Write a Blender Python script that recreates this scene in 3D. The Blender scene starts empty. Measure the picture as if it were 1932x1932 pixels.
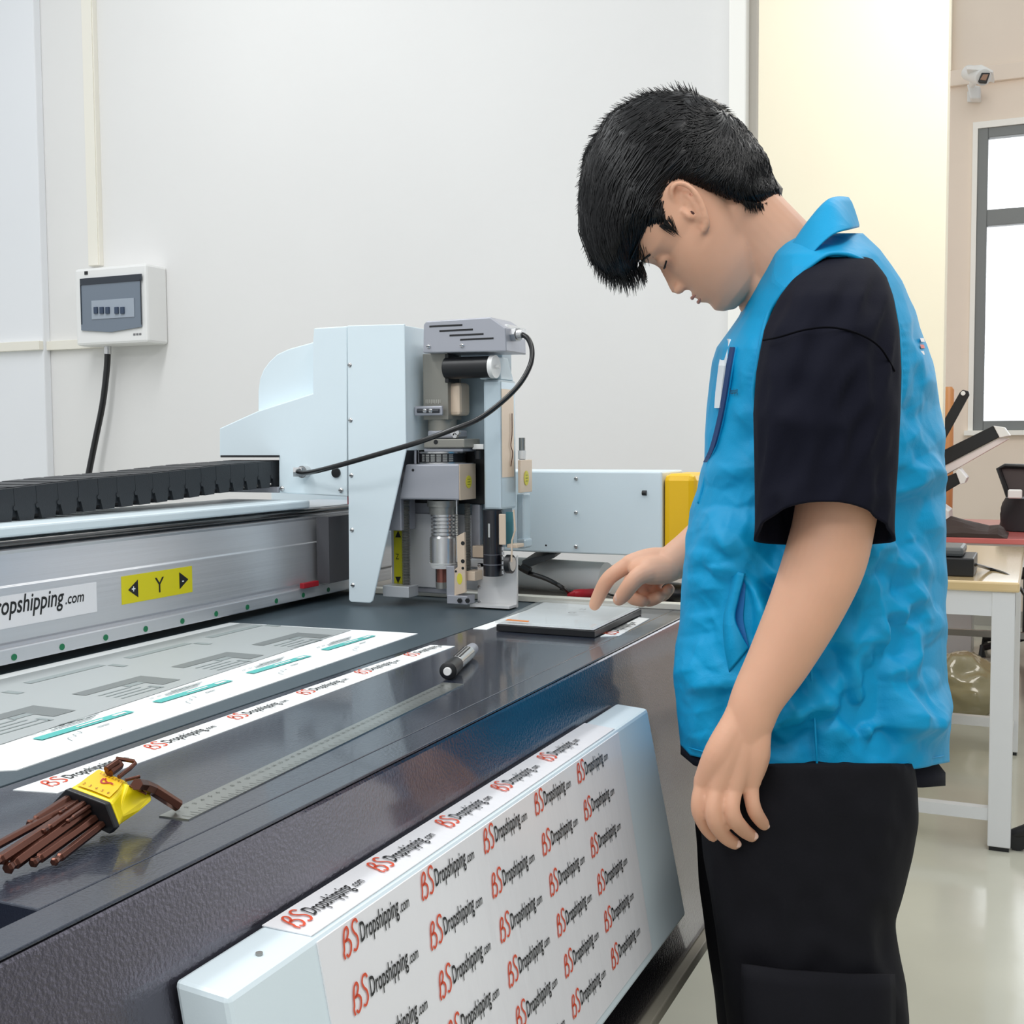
import bpy, bmesh, math, random
import numpy as np
from mathutils import Vector, Matrix, noise
C = bpy.context.scene.collection
random.seed(5)
R = math.radians
# ---------------------------------------------------------------- camera
YAW, PIT, ROL, FPX, EYE = R(24.31), R(3.52), R(.38), 2211.0, 1.2
Fw = Vector((-math.sin(YAW)*math.cos(PIT), math.cos(YAW)*math.cos(PIT), -math.sin(PIT)))
_r = Vector((math.cos(YAW), math.sin(YAW), 0)); _d = Fw.cross(_r)
Rt = _r*math.cos(ROL) + _d*math.sin(ROL); Dn = -_r*math.sin(ROL) + _d*math.cos(ROL)
CAM = Vector((0, 0, EYE))
cd = bpy.data.cameras.new('camera'); cam = bpy.data.objects.new('camera', cd); C.objects.link(cam)
cd.sensor_fit = 'HORIZONTAL'; cd.sensor_width = 36; cd.lens = 36*FPX/1932; cd.clip_start = .05
cam.matrix_world = Matrix(((Rt.x, -Dn.x, -Fw.x, 0), (Rt.y, -Dn.y, -Fw.y, 0), (Rt.z, -Dn.z, -Fw.z, EYE), (0, 0, 0, 1)))
bpy.context.scene.camera = cam
# ---------------------------------------------------------------- world, lights, exposure
sc = bpy.context.scene
sc.view_settings.view_transform = 'Standard'; sc.view_settings.look = 'None'
sc.view_settings.gamma = 1; sc.view_settings.use_curve_mapping = False
sc.view_settings.exposure = 0.04
w = bpy.data.worlds.new('daylight'); sc.world = w; w.use_nodes = True
w.node_tree.nodes['Background'].inputs[0].default_value = (.93, .97, 1, 1)
wn = w.node_tree.nodes; wl_ = w.node_tree.links
tcw = wn.new('ShaderNodeTexCoord'); sx_ = wn.new('ShaderNodeSeparateXYZ'); r1_ = wn.new('ShaderNodeMapRange'); wl_.new(tcw.outputs['Generated'], sx_.inputs[0])
wl_.new(sx_.outputs['Y'], r1_.inputs[0]); r1_.inputs[1].default_value = .55; r1_.inputs[2].default_value = .85; r1_.inputs[3].default_value = .72; r1_.inputs[4].default_value = 2.6
r2_ = wn.new('ShaderNodeMapRange'); wl_.new(sx_.outputs['X'], r2_.inputs[0]); r2_.inputs[1].default_value = .35; r2_.inputs[2].default_value = .75; r2_.inputs[3].default_value = 1.0; r2_.inputs[4].default_value = .4
ml_ = wn.new('ShaderNodeMath'); ml_.operation = 'MULTIPLY'; wl_.new(r1_.outputs[0], ml_.inputs[0]); wl_.new(r2_.outputs[0], ml_.inputs[1]); wl_.new(ml_.outputs[0], wn['Background'].inputs[1])
def area(name, loc, rot, sx, sy, e, col=(1, 1, 1)):
    l = bpy.data.lights.new(name, 'AREA'); l.shape = 'RECTANGLE'; l.size = sx; l.size_y = sy; l.energy = e; l.color = col
    o = bpy.data.objects.new(name, l); C.objects.link(o); o.location = loc; o.rotation_euler = rot; return o
area('ceiling_light', (-1.9, .9, 3.3), (0, 0, 0), .35, 2.4, 34, (.97, .99, 1))
area('ceiling_light', (.7, .6, 3.3), (0, 0, 0), .35, 2.4, 30, (1, .98, .95))
area('ceiling_light', (.4, 4.0, 3.6), (R(22), 0, 0), 1.6, 1.2, 40, (1, .95, .88))
area('ceiling_light', (-.6, -1.4, 3.0), (R(25), 0, 0), 2.6, .5, 26, (1, 1, 1))

# ---------------------------------------------------------------- pixel / plane geometry
def ray(x, y): return Fw + Rt*((x-966)/FPX) + Dn*((y-966)/FPX)
def onz(x, y, z): v = ray(x, y); return CAM + v*((z-EYE)/v.z)
def onx(x, y, X): v = ray(x, y); return CAM + v*(X/v.x)
def ony(x, y, Y): v = ray(x, y); return CAM + v*(Y/v.y)
def dep(x, y, t): return CAM + ray(x, y)*t
# ---------------------------------------------------------------- materials
def lin(c): return tuple(((v/255)/12.92 if v/255 <= .04045 else ((v/255+.055)/1.055)**2.4) for v in c) + (1,)
MATS = {}
def mat(name, col, rough=.5, metal=0, bump=0, bscale=60, coat=0, sss=0, mottle=0, mscale=3, alpha=1, trans=0, spec=.5, emit=0, rr=0, aniso=None):
    if name in MATS: return MATS[name]
    m = bpy.data.materials.new(name); m.use_nodes = True; nt = m.node_tree; b = nt.nodes['Principled BSDF']
    b.inputs['Base Color'].default_value = lin(col); b.inputs['Roughness'].default_value = rough; b.inputs['Metallic'].default_value = metal
    b.inputs['Specular IOR Level'].default_value = spec
    if coat: b.inputs['Coat Weight'].default_value = coat; b.inputs['Coat Roughness'].default_value = .08
    if sss: b.inputs['Subsurface Weight'].default_value = sss; b.inputs['Subsurface Radius'].default_value = (.012, .005, .003); b.inputs['Subsurface Scale'].default_value = 1
    if trans: b.inputs['Transmission Weight'].default_value = trans
    if alpha < 1: b.inputs['Alpha'].default_value = alpha
    if emit: b.inputs['Emission Color'].default_value = lin(col); b.inputs['Emission Strength'].default_value = emit
    tc = nt.nodes.new('ShaderNodeTexCoord')
    src = tc.outputs['Object']
    if aniso:
        mp = nt.nodes.new('ShaderNodeMapping'); mp.inputs['Scale'].default_value = aniso; nt.links.new(src, mp.inputs[0]); src = mp.outputs[0]
    if bump:
        n = nt.nodes.new('ShaderNodeTexNoise'); n.inputs['Scale'].default_value = bscale; n.inputs['Detail'].default_value = 4
        nt.links.new(src, n.inputs['Vector'])
        bp = nt.nodes.new('ShaderNodeBump'); bp.inputs['Strength'].default_value = bump; bp.inputs['Distance'].default_value = .01
        nt.links.new(n.outputs['Fac'], bp.inputs['Height']); nt.links.new(bp.outputs[0], b.inputs['Normal'])
    if mottle:
        n = nt.nodes.new('ShaderNodeTexNoise'); n.inputs['Scale'].default_value = mscale; n.inputs['Detail'].default_value = 5
        nt.links.new(src, n.inputs['Vector'])
        mx = nt.nodes.new('ShaderNodeMix'); mx.data_type = 'RGBA'
        cc = lin(col); mx.inputs[6].default_value = tuple(max(0, v*(1-mottle)) for v in cc[:3])+(1,); mx.inputs[7].default_value = tuple(min(1, v*(1+mottle)) for v in cc[:3])+(1,)
        rp = nt.nodes.new('ShaderNodeMapRange'); rp.inputs[1].default_value = .3; rp.inputs[2].default_value = .7
        nt.links.new(n.outputs['Fac'], rp.inputs[0]); nt.links.new(rp.outputs[0], mx.inputs[0]); nt.links.new(mx.outputs[2], b.inputs['Base Color'])
        if rr:
            r2 = nt.nodes.new('ShaderNodeMapRange'); r2.inputs[3].default_value = max(0, rough-rr); r2.inputs[4].default_value = rough+rr
            nt.links.new(n.outputs['Fac'], r2.inputs[0]); nt.links.new(r2.outputs[0], b.inputs['Roughness'])
    MATS[name] = m; return m
wallm = mat('white_wall_paint', (232, 231, 229), .8, bump=.05, bscale=30, mottle=.015, mscale=2)
wall2 = mat('cool_wall_paint', (236, 238, 241), .8, mottle=.015, mscale=2)
creamw = mat('cream_lit_wall_paint', (255, 249, 228), .75, mottle=.01)  # cream cast of the light on the pillar, put into the paint
peachw = mat('peach_wall_paint', (243, 228, 212), .8, mottle=.04, mscale=1.5)
floorm = mat('epoxy_floor', (194, 194, 180), .14, bump=.06, bscale=9, mottle=.07, mscale=1.7, rr=.05)
bluew = mat('pale_blue_powder_coat', (226, 240, 246), .35, bump=.02, bscale=500)
bedm = mat('dark_powder_coat', (52, 58, 72), .2, metal=.35, bump=.10, bscale=420, coat=.5)
facem = mat('dark_textured_enamel', (96, 92, 102), .2, metal=.9, bump=.12, bscale=330, coat=.8)
matm = mat('slate_cutting_mat', (66, 80, 88), .45, bump=.05, bscale=500)
alu = mat('brushed_aluminium', (214, 216, 220), .34, metal=.6, bump=.05, bscale=12, mottle=.06, mscale=2.5, aniso=(1, .25, 14))
steel = mat('polished_steel', (214, 214, 214), .26, metal=.85)
steeld = mat('dark_steel', (156, 156, 152), .35, metal=.6)
castm = mat('grey_anodised_metal', (172, 174, 182), .42, metal=.35)
beige = mat('warm_anodised_metal', (226, 205, 182), .35, metal=.2)
olive = mat('warm_grey_metal', (146, 144, 136), .45, metal=.3)
blk = mat('black_plastic', (22, 23, 26), .4)
blkr = mat('black_rubber', (16, 16, 17), .32, coat=.2)
chainm = mat('grey_black_nylon', (40, 43, 47), .5, bump=.1, bscale=600)
white = mat('white_plastic', (238, 238, 236), .35)
paper = mat('white_paper', (246, 250, 250), .6)
vinyl = mat('white_vinyl', (240, 240, 243), .22, bump=.06, bscale=14, aniso=(1, 3, .6))
teal = mat('teal_ink', (88, 186, 180), .6)
greyp = mat('grey_sheet_area', (172, 178, 178), .45)
darkp = mat('dark_grey_print', (122, 128, 128), .5)
midp = mat('mid_grey_print', (146, 156, 156), .5)
redink = mat('red_orange_ink', (222, 82, 48), .5)
blackink = mat('black_ink', (18, 18, 18), .5)
yel = mat('yellow_label', (226, 214, 12), .4)
yelp = mat('yellow_plastic', (250, 226, 10), .38, mottle=.03)
oran = mat('orange_yellow_label', (248, 196, 30), .45)
brown = mat('bronze_steel', (104, 66, 54), .25, metal=.75)
greenm = mat('green_plug', (20, 118, 76), .5)
redm = mat('red_plastic', (176, 24, 40), .4)
skin = mat('skin', (226, 174, 144), .5, sss=.15, bump=.015, bscale=350, mottle=.05, mscale=14)
lipm = mat('lip_skin', (184, 128, 112), .5)
hairm = mat('black_hair', (9, 9, 11), .38, spec=.4)
# vest fabric with crumple creases
def cloth(name, col, rough, s1, st, fine):
    m = mat(name, col, rough, mottle=.05, mscale=6); nt = m.node_tree; b = nt.nodes['Principled BSDF']
    tc = nt.nodes.new('ShaderNodeTexCoord'); n0 = nt.nodes.new('ShaderNodeTexNoise'); n0.inputs['Scale'].default_value = s1*.5
    mx = nt.nodes.new('ShaderNodeMix'); mx.data_type = 'RGBA'; mx.inputs[0].default_value = .12
    nt.links.new(tc.outputs['Object'], n0.inputs['Vector']); nt.links.new(tc.outputs['Object'], mx.inputs[6]); nt.links.new(n0.outputs['Color'], mx.inputs[7])
    b.inputs['Specular IOR Level'].default_value = .3 if st > .4 else .15
    v = nt.nodes.new('ShaderNodeTexVoronoi'); v.feature = 'F1'; v.inputs['Scale'].default_value = s1*.6
    vb = nt.nodes.new('ShaderNodeTexVoronoi'); vb.feature = 'F1'; vb.inputs['Scale'].default_value = s1*1.7
    mth = nt.nodes.new('ShaderNodeMath'); mth.operation = 'MULTIPLY_ADD'; mth.inputs[1].default_value = .3
    nt.links.new(mx.outputs[2], v.inputs['Vector']); nt.links.new(mx.outputs[2], vb.inputs['Vector']); nt.links.new(vb.outputs['Distance'], mth.inputs[0]); nt.links.new(v.outputs['Distance'], mth.inputs[2])
    v2 = nt.nodes.new('ShaderNodeTexNoise'); v2.inputs['Scale'].default_value = fine; nt.links.new(tc.outputs['Object'], v2.inputs['Vector'])
    b1 = nt.nodes.new('ShaderNodeBump'); b1.inputs['Strength'].default_value = st*.5; b1.inputs['Distance'].default_value = .02
    b2 = nt.nodes.new('ShaderNodeBump'); b2.inputs['Strength'].default_value = .12; b2.inputs['Distance'].default_value = .002
    nt.links.new(mth.outputs[0], b1.inputs['Height']); nt.links.new(v2.outputs['Fac'], b2.inputs['Height'])
    nt.links.new(b1.outputs[0], b2.inputs['Normal']); nt.links.new(b2.outputs[0], b.inputs['Normal'])
    return m
vestm = cloth('blue_vest_cloth', (2, 155, 208), .55, 17, .55, 500)
vestd = mat('blue_vest_lining', (10, 116, 186), .6)
teem = cloth('navy_black_jersey', (19, 20, 32), .9, 7, .25, 700)
pantm = cloth('black_twill', (23, 23, 28), .85, 6, .3, 600)

# ---------------------------------------------------------------- mesh helpers
def obj(name, bm, m, parent=None, smooth=False, bevel=0, angle=40):
    me = bpy.data.meshes.new(name)
    bmesh.ops.recalc_face_normals(bm, faces=bm.faces) if not getattr(bm, 'norec', False) else None
    bm.to_mesh(me); bm.free()
    for mm in (m if isinstance(m, (list, tuple)) else [m]): me.materials.append(mm)
    o = bpy.data.objects.new(name, me); C.objects.link(o)
    if smooth:
        for p in me.polygons: p.use_smooth = True
        if smooth != 'all':
            for e_ in me.edges: pass
            try: me.set_sharp_from_angle(angle=R(angle))
            except Exception: pass
    if bevel:
        b = o.modifiers.new('bevel', 'BEVEL'); b.width = bevel; b.segments = 2; b.limit_method = 'ANGLE'
    if parent:
        o.parent = parent; o.matrix_parent_inverse = Matrix.Translation(-parent.location)
    return o
def thing(name, label, cat, loc, group=None):
    o = bpy.data.objects.new(name, None); C.objects.link(o); o.location = loc; o.empty_display_size = .05
    o['label'] = label; o['category'] = cat
    if group: o['group'] = group
    return o
def tag(o, label, cat, group=None, kind=None):
    o['label'] = label; o['category'] = cat
    if group: o['group'] = group
    if kind: o['kind'] = kind
    return o
def struct(o): o['kind'] = 'structure'; return o
def box(bm, x0, y0, z0, x1, y1, z1, mi=0):
    v = [bm.verts.new((x, y, z)) for z in (z0, z1) for x, y in ((x0, y0), (x1, y0), (x1, y1), (x0, y1))]
    for f in ((3, 2, 1, 0), (4, 5, 6, 7), (0, 1, 5, 4), (1, 2, 6, 5), (2, 3, 7, 6), (3, 0, 4, 7)):
        bm.faces.new([v[i] for i in f]).material_index = mi
    return v
def bx(*a):
    bm = bmesh.new(); box(bm, *a); return bm
def hexa(bm, P, mi=0):      # 8 points: bottom 4, top 4
    v = [bm.verts.new(p) for p in P]
    for f in ((3, 2, 1, 0), (4, 5, 6, 7), (0, 1, 5, 4), (1, 2, 6, 5), (2, 3, 7, 6), (3, 0, 4, 7)):
        bm.faces.new([v[i] for i in f]).material_index = mi
def prism(bm, pts, ext, mi=0):   # pts closed polygon, ext vector
    a = [bm.verts.new(p) for p in pts]; b = [bm.verts.new(Vector(p)+Vector(ext)) for p in pts]; n = len(a)
    bm.faces.new(a).material_index = mi; bm.faces.new(b[::-1]).material_index = mi
    for i in range(n): bm.faces.new((a[i], b[i], b[(i+1) % n], a[(i+1) % n])).material_index = mi
def frame(d):
    d = Vector(d).normalized(); u = d.cross(Vector((0, 0, 1)))
    if u.length < .01: u = d.cross(Vector((0, 1, 0)))
    u.normalize(); return u, d.cross(u).normalized()
def tube(bm, pts, rad, n=12, cap=True, mi=0, side=None, flat=1.0):
    pts = [Vector(p) for p in pts]; rings = []
    if not isinstance(rad, (list, tuple)): rad = [rad]*len(pts)
    u = None
    for i, p in enumerate(pts):
        d = (pts[min(i+1, len(pts)-1)] - pts[max(i-1, 0)]).normalized()
        if side is not None: uu = (Vector(side) - d*d.dot(Vector(side))).normalized()
        elif u is None: uu = frame(d)[0]
        else: uu = (u - d*d.dot(u)).normalized()
        u = uu; vv = d.cross(uu)
        rings.append([bm.verts.new(p + (uu*math.cos(t)*flat + vv*math.sin(t))*rad[i]) for t in (2*math.pi*k/n for k in range(n))])
    for a, b in zip(rings, rings[1:]):
        for k in range(n): bm.faces.new((a[k], a[(k+1) % n], b[(k+1) % n], b[k])).material_index = mi
    if cap:
        bm.faces.new(rings[0][::-1]).material_index = mi; bm.faces.new(rings[-1]).material_index = mi
    return rings
def limb(bm, pts, rad, n=14, side=None, flat=1.0, sub=5):   # smooth capsule chain
    P = spline(pts, sub); r = [x[0] for x in spline([(q, 0, 0) for q in rad], sub)]
    a, b = P[0], P[-1]; da = (P[0]-P[1]).normalized(); db = (P[-1]-P[-2]).normalized()
    pre = [a + da*r[0]*math.sin(t) for t in (1.45, 1.1, .6)]; pr = [r[0]*math.cos(t) for t in (1.45, 1.1, .6)]
    post = [b + db*r[-1]*math.sin(t) for t in (.6, 1.1, 1.45)]; po = [r[-1]*math.cos(t) for t in (.6, 1.1, 1.45)]
    tube(bm, pre+P+post, pr+r+po, n, True, 0, side, flat)
def spline(pts, sub=6, closed=False):
    P = [Vector(p) for p in pts]; out = []; n = len(P)
    for i in range(n if closed else n-1):
        if closed: p0, p1, p2, p3 = P[i-1], P[i], P[(i+1) % n], P[(i+2) % n]
        else: p0, p1, p2, p3 = P[max(i-1, 0)], P[i], P[i+1], P[min(i+2, n-1)]
        for k in range(sub):
            t = k/sub; out.append(.5*((2*p1)+(p2-p0)*t+(2*p0-5*p1+4*p2-p3)*t*t+(-p0+3*p1-3*p2+p3)*t**3))
    if not closed: out.append(P[-1].copy())
    return out
def cyl(bm, a, b, r, n=24, mi=0, r2=None): tube(bm, [a, b], [r, r if r2 is None else r2], n, True, mi)
def ellipsoid(bm, c, ax, n=16, m=10):   # ax = three vectors
    rows = []
    for j in range(m+1):
        th = math.pi*j/m
        if j in (0, m): rows.append([bm.verts.new(Vector(c)+Vector(ax[2])*math.cos(th))]); continue
        rows.append([bm.verts.new(Vector(c)+Vector(ax[2])*math.cos(th)+(Vector(ax[0])*math.cos(p)+Vector(ax[1])*math.sin(p))*math.sin(th)) for p in (2*math.pi*k/n for k in range(n))])
    for a, b in zip(rows, rows[1:]):
        for k in range(n):
            if len(a) == 1: bm.faces.new((a[0], b[k], b[(k+1) % n]))
            elif len(b) == 1: bm.faces.new((a[k], b[0], a[(k+1) % n]))
            else: bm.faces.new((a[k], b[k], b[(k+1) % n], a[(k+1) % n]))
def loft(bm, rings, cap=True, closed=True, mi=0):
    vr = [[bm.verts.new(p) for p in r] for r in rings]; n = len(vr[0])
    for a, b in zip(vr, vr[1:]):
        for k in range(n if closed else n-1): bm.faces.new((a[k], a[(k+1) % n], b[(k+1) % n], b[k])).material_index = mi
    if cap: bm.faces.new(vr[0][::-1]).material_index = mi; bm.faces.new(vr[-1]).material_index = mi
    return vr
def poly(bm, pts, mi=0):
    f = bm.faces.new([bm.verts.new(p) for p in pts]); f.material_index = mi; return f
def interp(tab, x):
    return float(np.interp(x, [t[0] for t in tab], [t[1] for t in tab]))

# ---- lettering
TXT = {}
def text2d(s, shear=0, bold=0):
    k = (s, shear, bold)
    if k in TXT: return TXT[k]
    c = bpy.data.curves.new('t', 'FONT'); c.body = s; c.shear = shear; c.offset = bold; c.resolution_u = 3; c.size = 1
    o = bpy.data.objects.new('t', c); C.objects.link(o)
    dg = bpy.context.evaluated_depsgraph_get(); me = o.evaluated_get(dg).to_mesh()
    V = [(v.co.x, v.co.y) for v in me.vertices]; Fc = [tuple(p.vertices) for p in me.polygons]
    o.evaluated_get(dg).to_mesh_clear(); bpy.data.objects.remove(o); bpy.data.curves.remove(c)
    TXT[k] = (V, Fc); return TXT[k]
def put_text(bm, s, o, u, v, h, mi, shear=0, bold=0, wide=None):
    V, Fc = text2d(s, shear, bold)
    mx = max(p[0] for p in V); sx = h if wide is None else wide/mx
    vs = [bm.verts.new(Vector(o)+Vector(u)*(x*sx)+Vector(v)*(y*h)) for x, y in V]
    for f in Fc:
        try: bm.faces.new([vs[i] for i in f]).material_index = mi
        except ValueError: pass
def stroke(bm, pts, wd, o, u, v, s, mi):
    P = spline([(x, y, 0) for x, y in pts], 5); L = []; Rr = []
    for i, p in enumerate(P):
        d = (P[min(i+1, len(P)-1)]-P[max(i-1, 0)]).normalized(); nn = Vector((-d.y, d.x, 0))*wd*.5
        for lst, q in ((L, p+nn), (Rr, p-nn)): lst.append(bm.verts.new(Vector(o)+Vector(u)*q.x*s+Vector(v)*q.y*s))
    for i in range(len(P)-1):
        bm.faces.new((L[i], L[i+1], Rr[i+1], Rr[i])).material_index = mi
def logo(bm, o, u, v, length, mr, mk, bold=.012, hs=1):
    o = Vector(o); u = Vector(u); v = Vector(v); s = length*.24
    stroke(bm, [(.02, .0), (.0, .18), (.06, .3), (.12, .6), (.22, .82), (.36, .88), (.42, .74), (.30, .56), (.16, .50), (.34, .50), (.46, .34), (.38, .12), (.22, .02), (.12, .12)], .085, o, u, v, s, mr)
    stroke(bm, [(.98, .80), (.92, .92), (.76, .92), (.66, .76), (.72, .58), (.84, .42), (.84, .2), (.68, .05), (.54, .1)], .085, o, u, v, s, mr)
    put_text(bm, 'Dropshipping', o+u*length*.235+v*s*.16, u, v, length*.205*hs, mk, .22, bold, length*.60)
    put_text(bm, '.com', o+u*length*.84+v*s*.16, u, v, length*.13*hs, mk, .22, bold, length*.155)

# ================================================================ STRUCTURE
WY = 2.8
def P3(x, y, Y): return ony(x, y, Y)
struct(obj('floor', bx(-5, -2.5, -.05, 3.5, 8.6, 0), floorm))
struct(obj('wall_back', bx(-4.2, WY, 0, P3(1380, 300, WY).x, WY+.12, 3.6), wallm))
xl = P3(75, 430, WY-.03).x
struct(obj('wall_left', bx(-4.2, WY-.03, 0, xl, WY, 3.6), wall2, bevel=.004))
a = P3(1380, 300, WY).x; b_ = P3(1412, 300, WY).x; PLY = 4.9; c_ = P3(1424, 300, WY).x; d_ = P3(1785, 400, PLY).x
struct(obj('trim_1', bx(a, WY-.03, 0, b_, WY+.005, 3.6), mat('white_trim', (252, 250, 243), .5), bevel=.003))
struct(obj('trim_2', bx(a+.002, WY+.006, 0, P3(1426, 300, WY+.006).x, WY+.03, 3.6), mat('grey_trim', (196, 190, 180), .5)))
struct(obj('wall_pillar', bx(P3(1405, 300, PLY).x, PLY, 0, d_, PLY+.12, 4.6), creamw, bevel=.004))
FY = 8.0
wx0 = P3(1841, 500, FY).x; wz0 = P3(1880, 812, FY).z; wz1 = P3(1880, 240, FY).z; wx1 = 3.1  # window widened out of view, added to brighten the table front's reflection
bm = bmesh.new(); box(bm, -3.2, FY, 0, wx0, FY+.25, 5); box(bm, wx1, FY, 0, 3.5, FY+.25, 5); box(bm, wx0, FY, 0, wx1, FY+.25, wz0); box(bm, wx0, FY, wz1, wx1, FY+.25, 5)
struct(obj('wall_far', bm, peachw))
wf = mat('grey_window_frame', (128, 132, 132), .5)
bm = bmesh.new(); t = .06; zm = P3(1880, 410, FY).z
box(bm, wx0, FY-.01, wz0, wx0+t, FY+.07, wz1); box(bm, wx1-t, FY-.01, wz0, wx1, FY+.07, wz1)
box(bm, wx0+t, FY-.008, wz0, wx1-t, FY+.068, wz0+t); box(bm, wx0+t, FY-.008, wz1-t, wx1-t, FY+.068, wz1); box(bm, wx0+t, FY-.008, zm-.05, wx1-t, FY+.068, zm+.05)
box(bm, .42, FY-.006, wz0+t, .48, FY+.066, wz1-t)
win = struct(obj('window_1', bm, wf, bevel=.004))
obj('pane', bx(wx0+t, FY+.02, wz0+t, wx1-t, FY+.026, wz1-t), mat('window_glass', (255, 255, 255), .02, trans=1, spec=.3, alpha=.25), win)
bm = bmesh.new(); box(bm, wx0-.05, FY-.05, wz0-.03, wx1+.05, FY, wz0); box(bm, wx0-.03, FY-.02, wz1, wx1+.03, FY, wz1+.04); box(bm, wx0-.03, FY-.02, wz0, wx0, FY, wz1)
struct(obj('trim_3', bm, mat('white_trim', (252, 250, 243), .5)))
# floor edge strip: skirting of the far wall
struct(obj('baseboard_far', bx(-3.2, FY-.02, 0, 3.5, FY, .1), mat('grey_skirting', (170, 168, 160), .5)))

# ---- left wall fittings
def P(x, y): return P3(x, y, WY)
z0 = P3(180, 503, WY).z; xt = P3(180, 300, WY).x
bm = bmesh.new(); box(bm, xt-.022, WY-.018, z0, xt+.022, WY, 3.55); box(bm, xt-.019, WY-.022, z0, xt+.019, WY-.018, 3.55)
tag(obj('cable_trunking', bm, mat('ivory_plastic', (240, 236, 224), .5), bevel=.001), 'vertical ivory cable trunking running up from the breaker box', 'trunking')
zz = P3(60, 655, WY).z
tag(obj('cable_trunking', bx(-4.1, WY-.048, zz-.014, xl, WY-.03, zz+.014), mat('ivory_plastic', (240, 236, 224), .5), bevel=.001), 'horizontal white cable trunking crossing the left wall at the breaker box', 'trunking')
tag(obj('cable_trunking', bx(xl, WY-.018, zz-.014, P3(200, 655, WY).x, WY, zz+.014), mat('ivory_plastic', (240, 236, 224), .5), bevel=.001), 'short white trunking piece ending under the breaker box', 'trunking')
bY = 2.71; A = ony(140, 508, bY); B = ony(279, 646, bY)
brk = thing('breaker_box', 'white wall mounted breaker box with a smoked window', 'breaker box', ((A.x+B.x)/2, WY, B.z))
bm = bx(A.x, bY, B.z, B.x, WY, A.z); obj('housing', bm, white, brk, bevel=.008)
w0 = ony(151, 526, bY-.004); w1 = ony(267, 621, bY-.004)
bm = bmesh.new(); prism(bm, [(w0.x, bY-.006, w0.z), (w1.x, bY-.006, w0.z), (w1.x, bY-.006, w1.z+.006), ((w0.x+w1.x)/2, bY-.006, w1.z-.004), (w0.x, bY-.006, w1.z+.006)], (0, .005, 0))
dr = obj('door', bm, mat('smoked_plastic', (112, 124, 138), .12, coat=.5), brk, bevel=.001)
bm = bmesh.new()
for x0, y0, x1, y1 in ((151, 526, 267, 529), (151, 526, 154, 612), (264, 526, 267, 612)): p = ony(x0, y0, bY-.008); q = ony(x1, y1, bY-.008); box(bm, p.x, bY-.0085, q.z, q.x, bY-.006, p.z)
obj('door_edge', bm, mat('dark_plastic_edge', (45, 52, 62), .4), dr)
p = ony(176, 568, bY); q = ony(257, 598, bY); 
obj('breaker_rail', bx(p.x, bY-.008, q.z, q.x, bY-.0055, p.z), mat('pale_grey_plastic', (160, 170, 182), .5), brk)
for k in range(5):
    p = ony(182+k*11+(6 if k > 2 else 0), 580, bY); obj('breaker_switch', bx(p.x, bY-.013, p.z-.02, p.x+.014, bY-.008, p.z), mat('dark_blue_plastic', (52, 68, 92), .4), brk, bevel=.001)
p = ony(160, 516, bY); obj('indicator', bx(p.x, bY-.002, p.z-.004, p.x+.012, bY, p.z+.006), blk, brk)
bm = bmesh.new(); p = ony(251, 631, bY-.0015)
for k in range(3): box(bm, p.x+k*.011, bY-.001, p.z-.003, p.x+k*.011+.008, bY, p.z+.003)
obj('printed_mark', bm, mat('grey_ink', (120, 120, 122), .5), brk)
# black mains cable
pts = [ony(203, 650, 2.76), ony(202, 690, 2.76), ony(194, 760, 2.755), ony(180, 830, 2.75), ony(168, 890, 2.74), ony(150, 985, 2.72), ony(140, 1060, 2.70), ony(135, 1160, 2.7)]
bm = bmesh.new(); tube(bm, spline(pts, 6), .0095, 12)
mc = tag(obj('mains_cable', bm, blkr, smooth='all'), 'thick black mains cable hanging from the breaker box', 'cable')
bm = bmesh.new(); cyl(bm, ony(203, 646, 2.76), ony(203, 668, 2.76), .011); obj('cable_gland', bm, steel, mc, smooth=True)
# ================================================================ CUTTING TABLE
ZB = .92; K = .195; XE = -.512; Y0, Y1 = -.35, 1.87
tb = thing('cutting_table', 'dark grey glossy flatbed cutting table with a slanted front', 'cutting machine table', (-1.2, .9, 0))
def fx(z): return XE + K*(ZB-z)
bm = bmesh.new()
prism(bm, [(fx(.495), Y0, .495), (XE, Y0, ZB-.0025), (XE-.0045, Y0, ZB-.0025), (XE-.032, Y0, ZB-.0025), (XE-.032, Y0, .88), (-2.05, Y0, .88), (-2.05, Y0, .495)], (0, Y1-Y0, 0))
obj('body', bm, facem, tb, bevel=.003)
bm = bmesh.new(); box(bm, -.768, .51, .87, XE-.0325, Y1, ZB); box(bm, -.768, Y0, .87, -.66, .51, ZB)
obj('frame_top', bm, bedm, tb, bevel=.0012)
obj('frame_edge', bx(XE-.0322, Y0, ZB-.0024, XE-.0005, Y1, ZB), bedm, tb, bevel=.001)
obj('slot_well', bx(-.66, Y0, .872, XE-.033, .51, .885), mat('dark_navy_enamel', (22, 26, 48), .4), tb)
obj('cutting_bed', bx(-2.03, Y0, .87, -.774, Y1-.005, ZB-.001), matm, tb, bevel=.001)
obj('bed_edge_strip', bx(-.7735, Y0, .88, -.7685, Y1, ZB-.004), mat('black_gap', (14, 15, 16), .6), tb)
obj('rear_rim', bx(-1.9, Y1-.022, ZB, XE-.02, Y1, ZB+.010), mat('cream_rim', (232, 230, 218), .35), tb, bevel=.001)
bm = bmesh.new(); box(bm, fx(.495)-.045, Y0, .478, fx(.495)+.012, Y1, .494); obj('lower_flange', bm, mat('putty_metal', (188, 182, 166), .5), tb, bevel=.002)
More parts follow.
